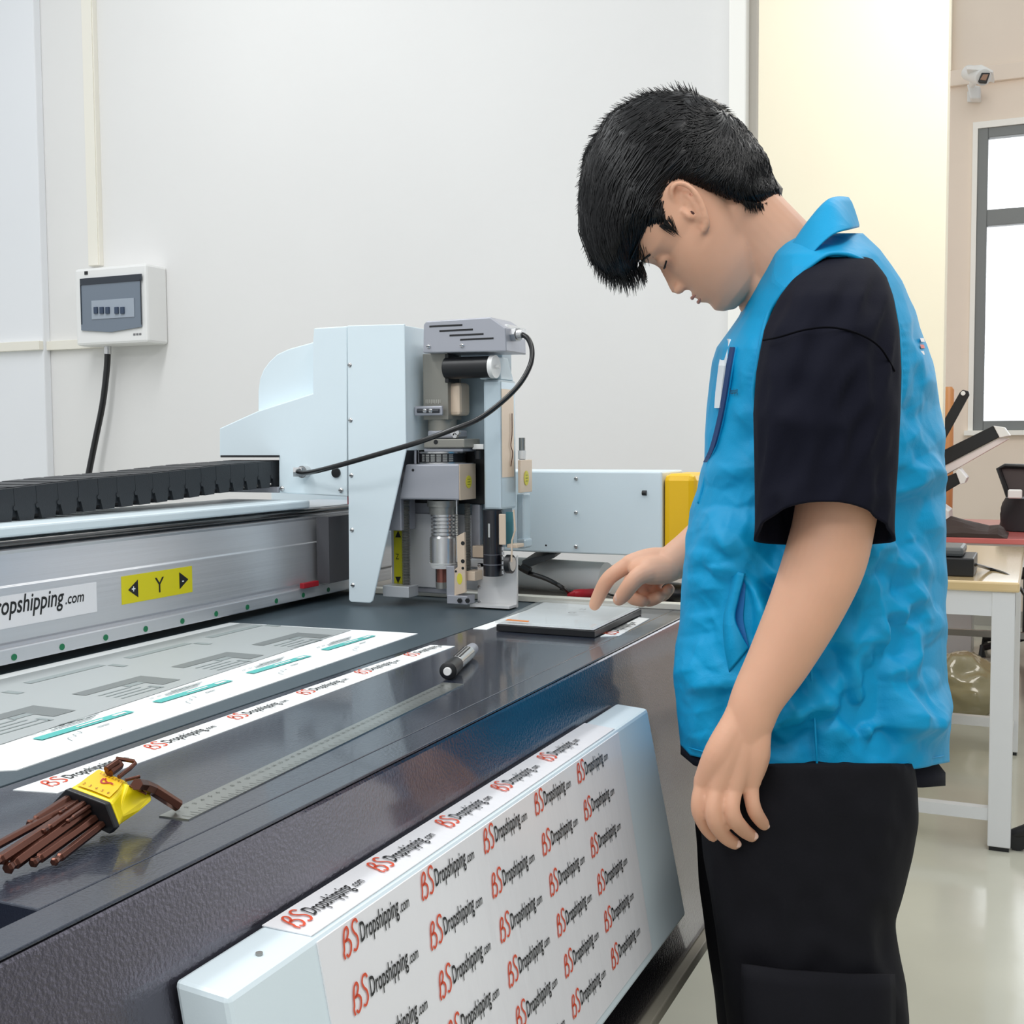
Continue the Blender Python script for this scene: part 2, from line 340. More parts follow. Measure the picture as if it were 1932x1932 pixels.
for (x, y) in ((-.95, 1.3), (-.95, -.2), (-1.9, 1.72), (-1.9, -.2)):
    bm = bmesh.new(); box(bm, x-.04, y-.04, .03, x+.04, y+.04, .478); cyl(bm, (x, y, 0), (x, y, .03), .045); obj('leg', bm, facem, tb)
# front box with stickers
nx, nz = 1/math.hypot(1, K), K/math.hypot(1, K)
T = .045
pz0, pz1 = .592, .855; py0, py1 = .572, 1.425
fxp = lambda z, t=T: fx(z) + t
bm = bmesh.new()
prism(bm, [(fx(pz0)+.002, py0, pz0-.008), (fxp(pz0), py0, pz0), (fxp(pz1), py0, pz1), (fx(pz1)+.002, py0, pz1+.003)], (0, py1-py0, 0))
pan = obj('front_cover', bm, bluew, tb, bevel=.004)
pan['label'] = 'pale blue front cover box with printed sheet'
# sticker: top flap + front sheet
U = Vector((0, 1, 0)); V = Vector((-K, 0, 1)).normalized(); N = Vector((nx, 0, nz))
e = .0012; sy0, sy1 = .668, 1.305
bm = bmesh.new(); q = lambda y, z, ee=e: Vector((fxp(z)+ee, y, z))
prism(bm, [q(sy0, pz0+.012), q(sy0, pz1-.003), q(sy1, pz1-.003), q(sy1-.02, pz0+.012)], Vector((-.0011, 0, 0)))
tw = Vector((fx(pz1)+.004, 0, pz1+.003)); tf = Vector((fxp(pz1)-.003, 0, pz1)); up = Vector((0, 0, e))
prism(bm, [tw+U*(sy0-.005)+up, tf+U*sy0+up, tf+U*sy1+up, tw+U*sy1+up], Vector((0, 0, -.0008)))
Pt = Vector((fxp(pz1)+e+.0009, 0, pz1))
for r in range(6):
    for c in range(5):
        y = .695 + c*.1165 + (.0 if r % 1 == 0 else 0)
        logo(bm, Pt + U*y - V*(.026+.0405*r), U, V, .096, 1, 2)
tu = (tw-tf).normalized()
for c in range(5):
    logo(bm, tf + U*(.672+c*.1165) + tu*.012 + up*1.9, U, tu, .094, 1, 2)
obj('sticker_sheet', bm, [vinyl, redink, blackink], pan)
p = onz(530, 1770, pz1+.004); bm = bmesh.new(); cyl(bm, (-.472, .628, pz1), (-.472, .628, pz1+.003), .0025, 10); obj('rivet', bm, steeld, pan)

# ================================================================ GANTRY BEAM
BX = -1.15; BY0, BY1 = .2, 1.98
ga = thing('gantry_beam', 'brushed aluminium gantry beam with yellow direction label crossing the table', 'gantry beam', (BX-.09, 1.1, ZB))
bm = bmesh.new()
prof = [(BX-.17, .930), (BX-.004, .930), (BX-.004, .953), (BX, .957), (BX, 1.024), (BX-.002, 1.026), (BX-.006, 1.064), (BX-.004, 1.0685), (BX-.022, 1.071), (BX-.022, 1.084), (BX-.17, 1.084)]
prism(bm, [(x, BY0, z) for x, z in prof], (0, BY1-BY0, 0)); obj('beam_body', bm, alu, ga, bevel=.0008)
bm = bmesh.new(); box(bm, BX-.175, BY0, 1.0845, BX-.004, 1.705, 1.098); obj('top_cover', bm, bluew, ga, bevel=.003)
bm = bmesh.new(); cyl(bm, (BX-.012, BY0, 1.0775), (BX-.012, BY1, 1.0775), .0052, 12); obj('upper_rail', bm, mat('dark_rail_steel', (98, 98, 98), .2, metal=1), ga, smooth=True)
rail = obj('lower_rail', bx(BX-.004, BY0, .931, BX+.008, 1.86, .950), alu, ga, bevel=.0015)
for k in range(21):
    y = 1.042 - .077*10 + k*.0772
    if BY0 < y < 1.84:
        bm = bmesh.new(); cyl(bm, (BX+.007, y, .9385), (BX+.0088, y, .9385), .0042, 14); obj('rail_plug', bm, greenm, rail)
# stickers on the beam
bm = bmesh.new(); X = BX+.0006; box(bm, BX, .86, .974, X, 1.192, 1.014)
for f in bm.faces: f.material_index = 0
logo(bm, (X+.0003, .955, .983), U, (0, 0, 1), .215, 1, 2, .012, .72); obj('name_sticker', bm, [vinyl, redink, blackink], ga)
bm = bmesh.new(); box(bm, BX, 1.239, .977, X, 1.386, 1.016); X2 = X+.0003
def tri(bm, yc, zc, s, d, mi): poly(bm, [(X2, yc-d*s, zc), (X2, yc+d*s*.8, zc-s*1.15), (X2, yc+d*s*.8, zc+s*1.15)], mi)
tri(bm, 1.262, .996, .011, 1, 1); tri(bm, 1.366, .997, .011, -1, 1)
put_text(bm, 'Y', (X2, 1.305, .985), U, (0, 0, 1), .032, 1)
put_text(bm, '+', (X2+.0002, 1.2575, .9915), U, (0, 0, 1), .014, 2, 0, .02); put_text(bm, '-', (X2+.0002, 1.3625, .9925), U, (0, 0, 1), .014, 2, 0, .02)
obj('axis_label', bm, [yel, blackink, paper], ga)
# end cover of the gantry, far end
EY = 2.0; ex = lambda x: ony(x, 960, EY).x
ez1, ez0 = ony(1100, 889, EY).z, ony(1100, 1045, EY).z
bm = bx(-1.45, EY, ez0, ex(1249), EY+.13, ez1); ec = obj('end_cover', bm, bluew, ga, bevel=.003)
bm = bx(ex(1249)+.001, EY+.001, ez0+.001, ex(1311), EY+.128, ez1-.004); obj('end_cap', bm, mat('amber_plastic', (250, 198, 16), .35), ga, bevel=.012)
def screw(parent, x, y, Y, r=.0045, m=None, nm='screw'):
    bm = bmesh.new(); c = ony(x, y, Y); cyl(bm, c, c+Vector((0, -.002, 0)), r, 14); cyl(bm, c+Vector((0, -.002, 0)), c+Vector((0, -.004, 0)), r*.95, 14, r2=r*.5)
    box(bm, c.x-r*.7, c.y-.0044, c.z-r*.13, c.x+r*.7, c.y-.0038, c.z+r*.13, 1)
    return obj(nm, bm, [m or steel, blk], parent, smooth=True)
for y in (903, 967, 1031): screw(ec, 1087, y, EY, .0038)
bm = bmesh.new(); c = ony(1216, 930, EY-.0005); tube(bm, [c+Vector((-.004, 0, 0)), c+Vector((.004, 0, 0))], .0045, 12); obj('cable_hole', bm, blk, ec)
bm = bmesh.new(); c = ony(1030, 1029, EY-.0005); cyl(bm, c, c+Vector((0, .002, 0)), .0018, 10); obj('screw_hole', bm, blk, ec)

# ================================================================ CABLE CHAIN
ch = thing('cable_chain', 'black articulated cable chain arching over the beam', 'cable chain', (-1.27, 1.1, 1.1))
cx0, cx1 = -1.335, -1.222
def cz(Y):   # front-face centre height
    return interp([(.4, 1.074), (.9, 1.108), (1.05, 1.115), (1.25, 1.126), (1.4, 1.131), (1.55, 1.139), (1.75, 1.1445)], Y)
nl = 30; yl = 1.72
for k in range(nl):
    y = .62+k*.0375
    if y > 1.71: break
    zc = cz(y); s = math.atan2(cz(y+.02)-cz(y-.02), .04); ty = Vector((0, math.cos(s), math.sin(s))); tz = Vector((0, -math.sin(s), math.cos(s))); c = Vector((0, y, zc))
    bm = bmesh.new(); L = .0185; h = .0225
    def bl(x0, x1, a0, a1, h0, h1, a2=None, a3=None):
        a2 = a0 if a2 is None else a2; a3 = a1 if a3 is None else a3
        hexa(bm, [Vector((x, 0, 0))+c+ty*aa+tz*hh for hh, u0, u1 in ((h0, a0, a1), (h1, a2, a3)) for x, aa in ((x0, u0), (x1, u0), (x1, u1), (x0, u1))])
    bl(cx1-.006, cx1, -L, L, -.002, h); bl(cx1-.006, cx1, -L*.62, L*.62, -h, -.002, -L*.9, L*.9); bl(cx1-.010, cx1-.004, -L*1.02, L*1.02, -h*.7, h*.7)
    bl(cx0, cx0+.006, -L, L, -h, h)
    cyl(bm, Vector((cx1-.001, 0, 0))+c-ty*L*1.0-tz*.004, Vector((cx1+.0012, 0, 0))+c-ty*L*1.0-tz*.004, .0034, 12)
    bl(cx0+.006, cx1-.006, -L*.78, L*.78, h-.004, h+.001); bl(cx0+.006, cx1-.006, -L*.7, L*.7, -h, -h+.003)
    obj('link', bm, chainm, ch)

# ================================================================ CUTTING HEAD
hd = thing('tool_carriage', 'tool carriage with pale blue covers, spindle and camera', 'cutting head', (-1.0, 1.75, 1.0))
HY = 1.70
def bp(x0, y0, x1, y1, Y, dY, bm=None, mi=0):
    a = ony(x0, (y0+y1)/2, Y); b = ony(x1, (y0+y1)/2, Y); zt = ony((x0+x1)/2, y0, Y).z; zb = ony((x0+x1)/2, y1, Y).z
    bm = bm or bmesh.new(); box(bm, a.x, Y, zb, b.x, Y+dY, zt, mi); return bm
def hp(nm, x0, y0, x1, y1, Y, dY, m, bev=.0015, par=None): return obj(nm, bp(x0, y0, x1, y1, Y, dY), m, par or hd, bevel=bev)
def pp(nm, pts, Y, dY, m, bev=.0015, par=None):
    bm = bmesh.new(); prism(bm, [ony(x, y, Y) for x, y in pts], (0, dY, 0)); return obj(nm, bm, m, par or hd, bevel=bev)
def vc(bm, x, y0, y1, hw, Y, n=24, mi=0, hw2=None):   # vertical cylinder by pixel centre line and half width
    a = ony(x, y0, Y); b = ony(x, y1, Y); a.x = b.x = ony(x, (y0+y1)/2, Y).x; s = (b-CAM).dot(Fw)/FPX
    cyl(bm, a, b, hw*s, n, mi, r2=None if hw2 is None else hw2*s)
def vcp(nm, x, y0, y1, hw, Y, m, **k):
    bm = bmesh.new(); vc(bm, x, y0, y1, hw, Y, **k); return obj(nm, bm, m, hd, smooth=True)
sp = pp('side_cover', [(414, 808), (487, 775), (590, 742), (590, 645), (592, 619), (655, 615), (655, 937), (526, 930), (526, 862), (414, 862)], HY, .085, bluew, .002)
pp('dome_cover', [(487, 800), (487, 738), (490, 715), (497, 697), (508, 682), (523, 668), (545, 658), (592, 645), (597, 800)], HY+.03, .05, bluew, .002)
fp = pp('front_cover', [(655, 614), (763, 611), (766, 850), (703, 1134), (698, 1138), (662, 1136), (658, 1132)], HY-.004, .004, bluew, .0015)
obj('side_return', bp(756, 614, 765, 850, HY, .085), bluew, hd, bevel=.0015)
hp('carriage_body', 657, 640, 755, 1000, HY+.03, .05, castm)
for y in (689, 793, 897, 1000, 1104): screw(fp, 661+(y-689)*.014, y, HY-.002, .0042)
screw(sp, 533, 922, HY); screw(sp, 644, 925, HY)
hp('chain_bracket', 416, 918, 525, 929, HY-.005, .09, castm)
obj('chain_opening', bp(416, 859, 525, 863, HY-.004, .09), blk, hd)
bm = bmesh.new(); c = ony(633, 892, HY-.003); cyl(bm, c, c+Vector((0, .005, 0)), .0085, 20); obj('cover_hole', bm, blk, sp)
bm = bmesh.new(); c = ony(578, 890, HY); cyl(bm, c, c+Vector((0, -.014, 0)), .0105, 20); cyl(bm, c+Vector((0, -.014, 0)), c+Vector((-.012, -.022, 0)), .009, 6); obj('cable_gland', bm, steel, sp, smooth=True)
bp_ = bp(655, 935, 690, 952, HY+.02, .03); obj('slider_block', bp_, redm, hd, bevel=.001)
obj('slider_block', bx(BX+.009, 1.65, .951, BX+.018, 1.695, .960), redm, hd, bevel=.001)
obj('beam_shadow_plate', bx(BX+.01, HY+.002, .955, BX+.035, HY+.1, 1.07), mat('dark_shadow_metal', (78, 78, 82), .5), hd)  # dark plate painted as the shade where the beam meets the cover
# mounting plates behind the tools
hp('carriage_plate', 745, 800, 842, 1118, 1.80, .03, castm)
hp('back_panel', 790, 668, 948, 1030, 1.805, .04, mat('blue_grey_panel', (150, 168, 178), .4, coat=.3))
hp('lower_plate', 768, 970, 905, 1110, 1.795, .02, mat('mid_grey_metal', (214, 216, 220), .4, metal=.1))
hp('left_rail_plate', 738, 955, 768, 1106, 1.785, .02, mat('mid_grey_metal', (214, 216, 220), .4, metal=.1))
hp('black_recess', 763, 845, 915, 950, 1.79, .02, blk)
# motor cover with vents
mcv = pp('motor_cover', [(799, 612), (804, 606), (925, 598), (953, 618), (955, 663), (798, 666)], 1.715, .08, castm, .002)
for i, (x0, x1, y0, y1) in enumerate(((810, 872, 616, 613), (829, 892, 624.5, 621.5), (848, 912, 633, 630), (868, 931, 641, 638))):
    bm = bmesh.new(); prism(bm, [ony(x0, y0-1.6, 1.7145), ony(x1, y1-1.6, 1.7145), ony(x1, y1+1.8, 1.7145), ony(x0, y0+1.8, 1.7145)], (0, .001, 0)); obj('vent_slot', bm, blk, mcv)
screw(mcv, 809, 654, 1.715, .0035); screw(mcv, 872, 652, 1.715, .0035)
hp('junction_box', 952, 612, 958, 664, 1.73, .075, white, .001)
c = ony(955, 633, 1.745); bm = bmesh.new(); s = .001
cyl(bm, c, c+Vector((.016, -.004, 0)), .0085, 18); cyl(bm, c+Vector((.012, -.003, 0)), c+Vector((.024, -.006, 0)), .0115, 6); cyl(bm, c+Vector((.024, -.006, 0)), c+Vector((.033, -.007, 0)), .0085, 16)
obj('cable_gland', bm, steel, hd, smooth=True)
g0 = c+Vector((.031, -.007, 0)); g1 = ony(578, 890, HY-.020)
pts = [g0] + [ony(x, y, Y) for x, y, Y in ((997, 640, 1.735), (1004, 662, 1.73), (1000, 690, 1.72), (980, 725, 1.70), (945, 760, 1.675), (900, 792, 1.65), (850, 812, 1.63), (790, 834, 1.62), (720, 855, 1.62), (650, 875, 1.625), (600, 888, 1.645), (575, 892, 1.665))] + [ony(562, 890, 1.673), ony(566, 888, 1.682)]
bm = bmesh.new(); tube(bm, spline(pts, 8), .0042, 12); obj('head_cable', bm, blkr, hd, smooth='all')
# spindle stack
hp('spindle_bracket', 798, 667, 845, 792, 1.74, .05, olive, .001)
bm = bmesh.new(); 
for k in range(9): p = ony(803+k*3.3, 757, 1.7393); box(bm, p.x, 1.7393, p.z-(.004 if k % 2 else .003), p.x+.0017, 1.74, p.z+.003)
obj('engraved_mark', bm, mat('pale_engraving', (184, 182, 174), .5), hd)
pA = ony(842, 695, 1.735); s0 = .0178
bm = bmesh.new(); cyl(bm, (pA.x, 1.735, pA.z), (pA.x+.083, 1.735, pA.z), s0, 32); mo = obj('motor', bm, blk, hd, smooth=True, bevel=.001)
bm = bmesh.new(); cyl(bm, (pA.x+.083, 1.735, pA.z), (pA.x+.091, 1.735, pA.z), s0+.001, 32); cyl(bm, (pA.x+.091, 1.735, pA.z), (pA.x+.097, 1.735, pA.z), .003, 10); obj('motor_cap', bm, white, mo, smooth=True)
hp('motor_mount', 839, 668, 846, 722, 1.73, .04, blk, .001)
hp('warm_cover', 843, 722, 868, 784, 1.75, .04, beige, .006)
hp('slotted_bracket', 781, 766, 834, 784, 1.725, .006, castm, .002)
bm = bmesh.new(); pq = [ony(788, 775, 1.7245), ony(829, 775, 1.7245)]; tube(bm, pq, .0037, 10); obj('bracket_slot', bm, mat('slot_dark', (58, 60, 66), .5), hd)
screw(hd, 802, 775, 1.722, .0036); screw(hd, 813, 775, 1.722, .0036)
bm = bmesh.new(); vc(bm, 783, 744, 875, 2.6, 1.735); vc(bm, 789, 744, 875, 1.2, 1.745); obj('guide_rod', bm, castm, hd, smooth=True)
vcp('spindle_neck', 832, 778, 795, 20, 1.765, steeld); vcp('spindle_collar', 835, 789, 826, 27, 1.765, olive)
hp('clamp_block', 806, 812, 862, 827, 1.74, .04, castm, .003)
for x, y in ((858, 817), (866, 816), (862, 822)):
    bm = bmesh.new(); c = ony(x, y, 1.735); cyl(bm, c, c+Vector((0, -.008, 0)), .0045, 6); obj('clamp_bolt', bm, steel, hd)
cp = hp('clamp_plate', 799, 828, 876, 845, 1.725, .06, olive, .002)
bm = bmesh.new(); c = ony(822, 834, 1.7245); cyl(bm, c, c+Vector((0, .002, 0)), .004, 12); obj('plate_hole', bm, blk, cp)
hp('spacer_plate', 800, 846, 873, 852, 1.73, .05, castm, .001)
bm = bmesh.new(); vc(bm, 835, 852, 855, 46, 1.765); vc(bm, 835, 855, 872, 44, 1.765, mi=1); vc(bm, 835, 872, 876, 46, 1.765)
rg = obj('spindle_ring', bm, [steel, blk], hd, smooth=True)
bm = bmesh.new()
c0 = ony(835, 863, 1.765); rr0 = 44*(c0-CAM).dot(Fw)/FPX+.0004
for k in range(6):
    for j in range(4):
        t = math.radians(-122+k*15); zz_ = ony(835, 858+j*3.6, 1.765).z
        q = [c0+Vector((math.cos(t+dt)*rr0, math.sin(t+dt)*rr0, zz_-c0.z+dz)) for dt, dz in ((0, -.0007), (.19, -.0007), (.19, .0006), (0, .0006))]; poly(bm, q)
obj('ring_markings', bm, mat('pale_ink', (190, 192, 190), .5), rg)
# upper block
ub = pp('spindle_block', [(765, 876), (866, 875), (866, 944), (752, 942)], 1.715, .062, castm, .003)
hp('block_side', 866.2, 876, 867.5, 944, 1.716, .060, beige, .0005)
bm = bmesh.new(); c = ony(779, 887, 1.7145); cyl(bm, c, c+Vector((0, .001, 0)), .0024, 12); obj('block_hole', bm, blk, ub)
def dotx(x, y, X, ry, rz, par):   # oval sticker on a face looking along +X
    c = onx(x, y, X); bm = bmesh.new(); n = 20
    prism(bm, [c+Vector((0, math.cos(t)*ry, math.sin(t)*rz)) for t in (2*math.pi*k/n for k in range(n))], (.0008, 0, 0))
    for k in range(3): box(bm, c.x+.0008, c.y-ry*.5, c.z+rz*(.35-.4*k), c.x+.001, c.y+ry*.5, c.z+rz*(.45-.4*k), 1)
    return obj('round_sticker', bm, [mat('lime_sticker', (222, 212, 70), .5), mat('olive_ink', (130, 128, 40), .5)], par)
xb = ony(867.6, 910, 1.716).x; dotx(884, 909, xb+.0002, .0105, .0105, ub)
def rodscrew(nm, x, y0, y1, hw, Y):
    a = ony(x, y0, Y); b = ony(x, y1, Y); a.x = b.x; s = (b-CAM).dot(Fw)/FPX*hw; P_ = []; r = []
    n = int((a.z-b.z)/.0026)
    for i in range(n*2+1): P_.append(a.lerp(b, i/(n*2))); r.append(s if i % 2 else s*.62)
    bm = bmesh.new(); tube(bm, P_, r, 14); return obj(nm, bm, steeld, hd)
rodscrew('lead_screw', 767, 944, 1106, 8.5, 1.745); rodscrew('lead_screw', 883, 950, 1078, 6.5, 1.775); rodscrew('guide_spring', 862, 970, 1010, 3, 1.735)
vcp('guide_pin', 862, 944, 1060, 1.7, 1.74, steel)
# tool holder
bm = bmesh.new(); vc(bm, 836, 944, 955, 30, 1.76); vc(bm, 836, 955, 970, 26, 1.76); obj('holder_collar', bm, steeld, hd, smooth=True)
bm = bmesh.new()
for k in range(6): vc(bm, 838, 970+k*7, 974+k*7, 25, 1.76)
for k in range(7): vc(bm, 838, 969+k*7-1, 970+k*7+3, 21, 1.76)
obj('spring_coils', bm, steel, hd, smooth=True)
bm = bmesh.new(); vc(bm, 838, 1010, 1014, 24, 1.76, hw2=27); vc(bm, 838, 1014, 1064, 27, 1.76)
for k in range(9): vc(bm, 838, 1019+k*4.3, 1020.5+k*4.3, 27.6, 1.76)
obj('tool_sleeve', bm, steel, hd, smooth=True)
vcp('white_collar', 838, 1061, 1071, 28, 1.76, white, hw2=24)
vcp('knife_holder', 834, 1071, 1105, 10, 1.765, mat('copper_shaft', (152, 98, 88), .3, metal=.6)); vcp('knife_tip', 834, 1098, 1110, 11, 1.765, steeld)
hp('recess_block', 822, 1072, 846, 1108, 1.785, .01, blk, 0)
# foot plates
hp('left_foot', 722, 1106, 771, 1127, 1.72, .034, mat('bright_aluminium', (205, 208, 212), .3, metal=.5), .001)
hp('axis_strip', 743, 989, 758, 1101, 1.760, .003, mat('yellow_olive_label', (190, 186, 20), .5), 0)
bm = bmesh.new(); Yq = 1.7595
for yc, sgn in ((1009, 1), (1093, -1)): poly(bm, [ony(751, yc-sgn*8, Yq), ony(745.5, yc+sgn*5, Yq), ony(756.5, yc+sgn*5, Yq)])
p = ony(746.5, 1055, Yq); put_text(bm, 'Z', p, (1, 0, 0), (0, 0, 1), .014, 0, 0, 0, .0065); obj('axis_letters', bm, blackink, hd)
hp('tool_bar', 842, 1068, 857, 1125, 1.735, .01, castm, .001)
tf_ = pp('tan_plate', [(861, 1012), (876, 1004), (878, 1118), (857, 1124), (857, 1075), (863, 1070)], 1.735, .006, beige, .0008)
for x, y, r in ((873, 1025, .0035), (873, 1059, .0035), (860, 1078, .002), (873, 1072, .0025)):
    bm = bmesh.new(); c = ony(x, y, 1.7345); cyl(bm, c, c+Vector((0, .001, 0)), r, 12); obj('plate_hole', bm, blk, tf_)
bm = bmesh.new(); c = ony(867, 1092, 1.7345); prism(bm, [c+Vector((math.cos(t)*.005, 0, math.sin(t)*.0095)) for t in (2*math.pi*k/20 for k in range(20))], (0, .001, 0)); obj('round_sticker', bm, mat('lime_sticker', (222, 212, 70), .5), tf_)
hp('tool_foot', 843, 1124, 882, 1140, 1.73, .028, castm, .001)
for x in (868, 883):
    bm = bmesh.new(); c = ony(x, 1133, 1.729); cyl(bm, c, c+Vector((0, -.003, 0)), .0042, 6); obj('hex_bolt', bm, blk, hd)
hp('right_foot', 878, 1078, 896, 1096, 1.745, .03, beige, .001)
hp('small_block', 891, 1030, 914, 1052, 1.775, .03, beige, .001)
hp('small_block', 887, 1054, 914, 1070, 1.775, .03, mat('bright_aluminium', (205, 208, 212), .3, metal=.5), .001)
hp('rail_plate', 890, 952, 905, 1032, 1.79, .01, castm, .001)
# white column
col = hp('tool_column', 912, 716, 945, 962, 1.75, .062, mat('satin_blue_aluminium', (198, 214, 222), .25, metal=.2), .004)
pp('column_cap', [(905, 716), (905, 676), (935, 672), (946, 716)], 1.76, .05, bluew, .002)
xb = ony(945, 850, 1.75).x
bm = bmesh.new(); box(bm, xb+.0005, 1.753, onx(960, 900, xb).z, xb+.0012, 1.80, onx(960, 735, xb).z); obj('column_side_plate', bm, beige, col)
pts = [onx(966, 780, xb+.003), onx(966, 820, xb+.003), onx(964, 840, xb+.003), onx(967, 855, xb+.003), onx(964, 880, xb+.003)]
bm = bmesh.new(); tube(bm, spline(pts, 5), .0008, 6); obj('thin_wire', bm, brown, hd)
hp('cable_clip', 891, 838, 912, 848, 1.76, .02, white, .001); vcp('terminal_knob', 903, 850, 866, 8, 1.76, blk)
# camera unit
cm = pp('camera_bracket', [(901, 1062), (913, 1062), (913, 1082), (945, 1084), (962, 1068), (975, 1048), (975, 1147), (901, 1141)], 1.775, .006, mat('bracket_white', (226, 226, 226), .35, metal=.2), .0005)
q = [ony(901, 1139, 1.775), ony(975, 1145, 1.775)]
bm = bmesh.new(); box(bm, q[0].x, 1.745, ZB+.002, q[1].x, 1.781, ZB+.006); obj('bracket_foot', bm, mat('bracket_white', (226, 226, 226), .35, metal=.2), cm)
for x, y in ((905, 1067), (905, 1107), (905, 1136)): screw(cm, x, y, 1.775, .003)
vcp('camera_lens', 930, 962, 1086, 18.5, 1.755, mat('lens_black', (14, 14, 24), .3, coat=.5), n=32)
bm = bmesh.new(); vc(bm, 930, 1063.5, 1065, 18.9, 1.755, n=32); vc(bm, 930, 1045, 1045.8, 18.8, 1.755, n=32); obj('lens_marking', bm, mat('lens_grey', (120, 122, 130), .4), hd, smooth=True)
hp('lens_label', 921, 988, 924, 1014, 1.7375, .002, mat('pale_ink', (190, 192, 190), .5), 0)
hp('sensor_plate', 941, 970, 953, 1028, 1.74, .004, beige, .001); hp('sensor_board', 955, 966, 967, 1032, 1.765, .004, mat('teal_board', (70, 128, 138), .5), 0)
bm = bmesh.new(); tube(bm, [ony(969, 962, 1.74), ony(972, 1000, 1.74), ony(966, 1020, 1.74), ony(965, 1060, 1.74)], .0016, 8); obj('sensor_arm', bm, beige, hd)
hp('sensor_bracket', 956, 1027, 975, 1034, 1.75, .03, beige, .001)
bm = bmesh.new(); c = onx(957, 1064, ony(957, 1064, 1.75).x); cyl(bm, c, c+Vector((.009, 0, 0)), .0155, 28); obj('focus_ring', bm, blk, hd, smooth=True)
bm = bmesh.new(); cyl(bm, c+Vector((.009, 0, 0)), c+Vector((.0105, 0, 0)), .0115, 28); obj('focus_knob', bm, steel, hd, smooth=True)
bm = bmesh.new()
for k in range(6): 
    p = ony(949, 1032+k*9, 1.742); cyl(bm, p, p+Vector((0, 0, -.005)), .0022, 8)
obj('bead_bolts', bm, steel, hd)
# far right parts of the head
rb = hp('sensor_box', 977, 868, 982, 930, 1.80, .05, beige, .001)
xq = ony(982, 900, 1.80).x; dotx(993, 902, xq+.0003, .0095, .0125, rb)
vcp('sensor_knob', 985, 826, 867, 6, 1.83, steeld); vcp('sensor_knob', 985, 850, 866, 7.5, 1.82, white)
hp('rear_post', 975, 932, 988, 1035, 1.83, .03, mat('satin_blue_aluminium', (198, 214, 222), .25), .002)
hp('rear_bracket', 974, 1017, 992, 1034, 1.82, .03, mat('satin_blue_aluminium', (198, 214, 222), .25), .003)
# ================================================================ THINGS ON THE TABLE
ZP = ZB - .001
def rect(bm, x0, y0, x1, y1, z, mi=0): poly(bm, [(x0, y0, z), (x1, y0, z), (x1, y1, z), (x0, y1, z)], mi)
bm = bmesh.new(); zt = ZP+.0012
prism(bm, [(-1.145, .50, ZP), (-.797, .728, ZP), (-.822, 1.484, ZP), (-1.143, 1.464, ZP)], (0, 0, .001))
z1 = zt+.0004
poly(bm, [(-1.12, .52, z1), (-.868, .66, z1), (-.927, 1.470, z1), (-1.12, 1.46, z1)], 1)  # even grey area on the beam side of the sheet
for k in range(-1, 4):
    o = .8095 + .1685*k; xo = -.004*k
    def rr(x0, y0, x1, y1, mi, z=z1+.0004): 
        if min(y0, y1) + o > .67: rect(bm, x0+xo, o+y0, x1+xo, o+y1, z, mi)
    rr(-.866, 0, -.853, .124, 2); rr(-.861, .05, -.858, .085, 0, z1+.0008)
    rr(-.862, .100, -.857, .118, 0, z1+.0008)
    for j in range(3): rr(-.874-.005*j, .03+.01*j, -.872-.005*j, .085+.01*j, 4)
    for j in range(7): rr(-.879, .01+.012*j, -.8775, .018+.012*j, 4)
    rr(-.975, -.005, -.955, .105, 3); rr(-.955, .075, -.915, .105, 3); rr(-.953, .05, -.942, .075, 2 if k < 0 else 4)
    for j in range(4): rr(-.942+.011*j, .0, -.939+.011*j, .05+.004*j, 4)
    rr(-.925, .06, -.905, .066, 4); rr(-1.075, .02, -1.062, .14, 4); rr(-1.06, .14, -1.035, .15, 4)
    stroke(bm, [(.0, 0), (.2, .4), (.5, .35), (.62, .6), (.9, .5), (1, .8)], .03, (-.825, o+.01, z1), (0, 1, 0), (-1, 0, 0), .03, 4)
    put_text(bm, 'x', (-.812, o+.06, z1), (0, 1, 0), (-1, 0, 0), .006, 4); rr(-.842, .058, -.840, .075, 4)
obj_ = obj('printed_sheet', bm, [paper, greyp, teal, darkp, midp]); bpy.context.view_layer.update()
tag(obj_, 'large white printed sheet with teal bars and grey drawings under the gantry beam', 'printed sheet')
bm = bmesh.new(); prism(bm, [(-.752, .682, ZB), (-.712, .690, ZB), (-.722, 1.407, ZB), (-.757, 1.402, ZB)], (0, 0, .0007))
for k in range(6):
    logo(bm, (-.728-.0015*k, .701+.1235*k, ZB+.0012), (0, 1, 0), (-1, 0, 0), .092, 1, 2)
tag(obj('logo_strip', bm, [paper, redink, blackink]), 'long white paper strip with repeated red and black logos beside the slot of the bed', 'paper strip')
# ruler
rt = thing('steel_ruler', 'long thin steel ruler lying along the front of the table', 'ruler', (-.59, .93, ZB))
ra, rb_ = Vector((-.597, .676, ZB)), Vector((-.571, .678, ZB)); rd = Vector((-.028, .512, 0)).normalized(); rs = (rb_-ra).normalized()
bm = bmesh.new(); prism(bm, [ra, rb_, rb_+rd*.512, ra+rd*.512], (0, 0, .001), 0)
for k in range(103):
    L_ = .006 if k % 2 else .0095
    p = rb_+rd*(.005+.0049*k)+Vector((0, 0, .0013)); poly(bm, [p, p-rs*L_, p-rs*L_+rd*.0006, p+rd*.0006], 1)
for k in range(50):
    p = ra+rs*.009+rd*(.012+.01*k)+Vector((0, 0, .0014)); put_text(bm, str(k+1), p, rd, -rs, .0055, 1)
obj('blade', bm, [mat('ruler_steel', (165, 168, 164), .3, metal=.85), mat('ruler_ink', (70, 74, 70), .5)], rt)
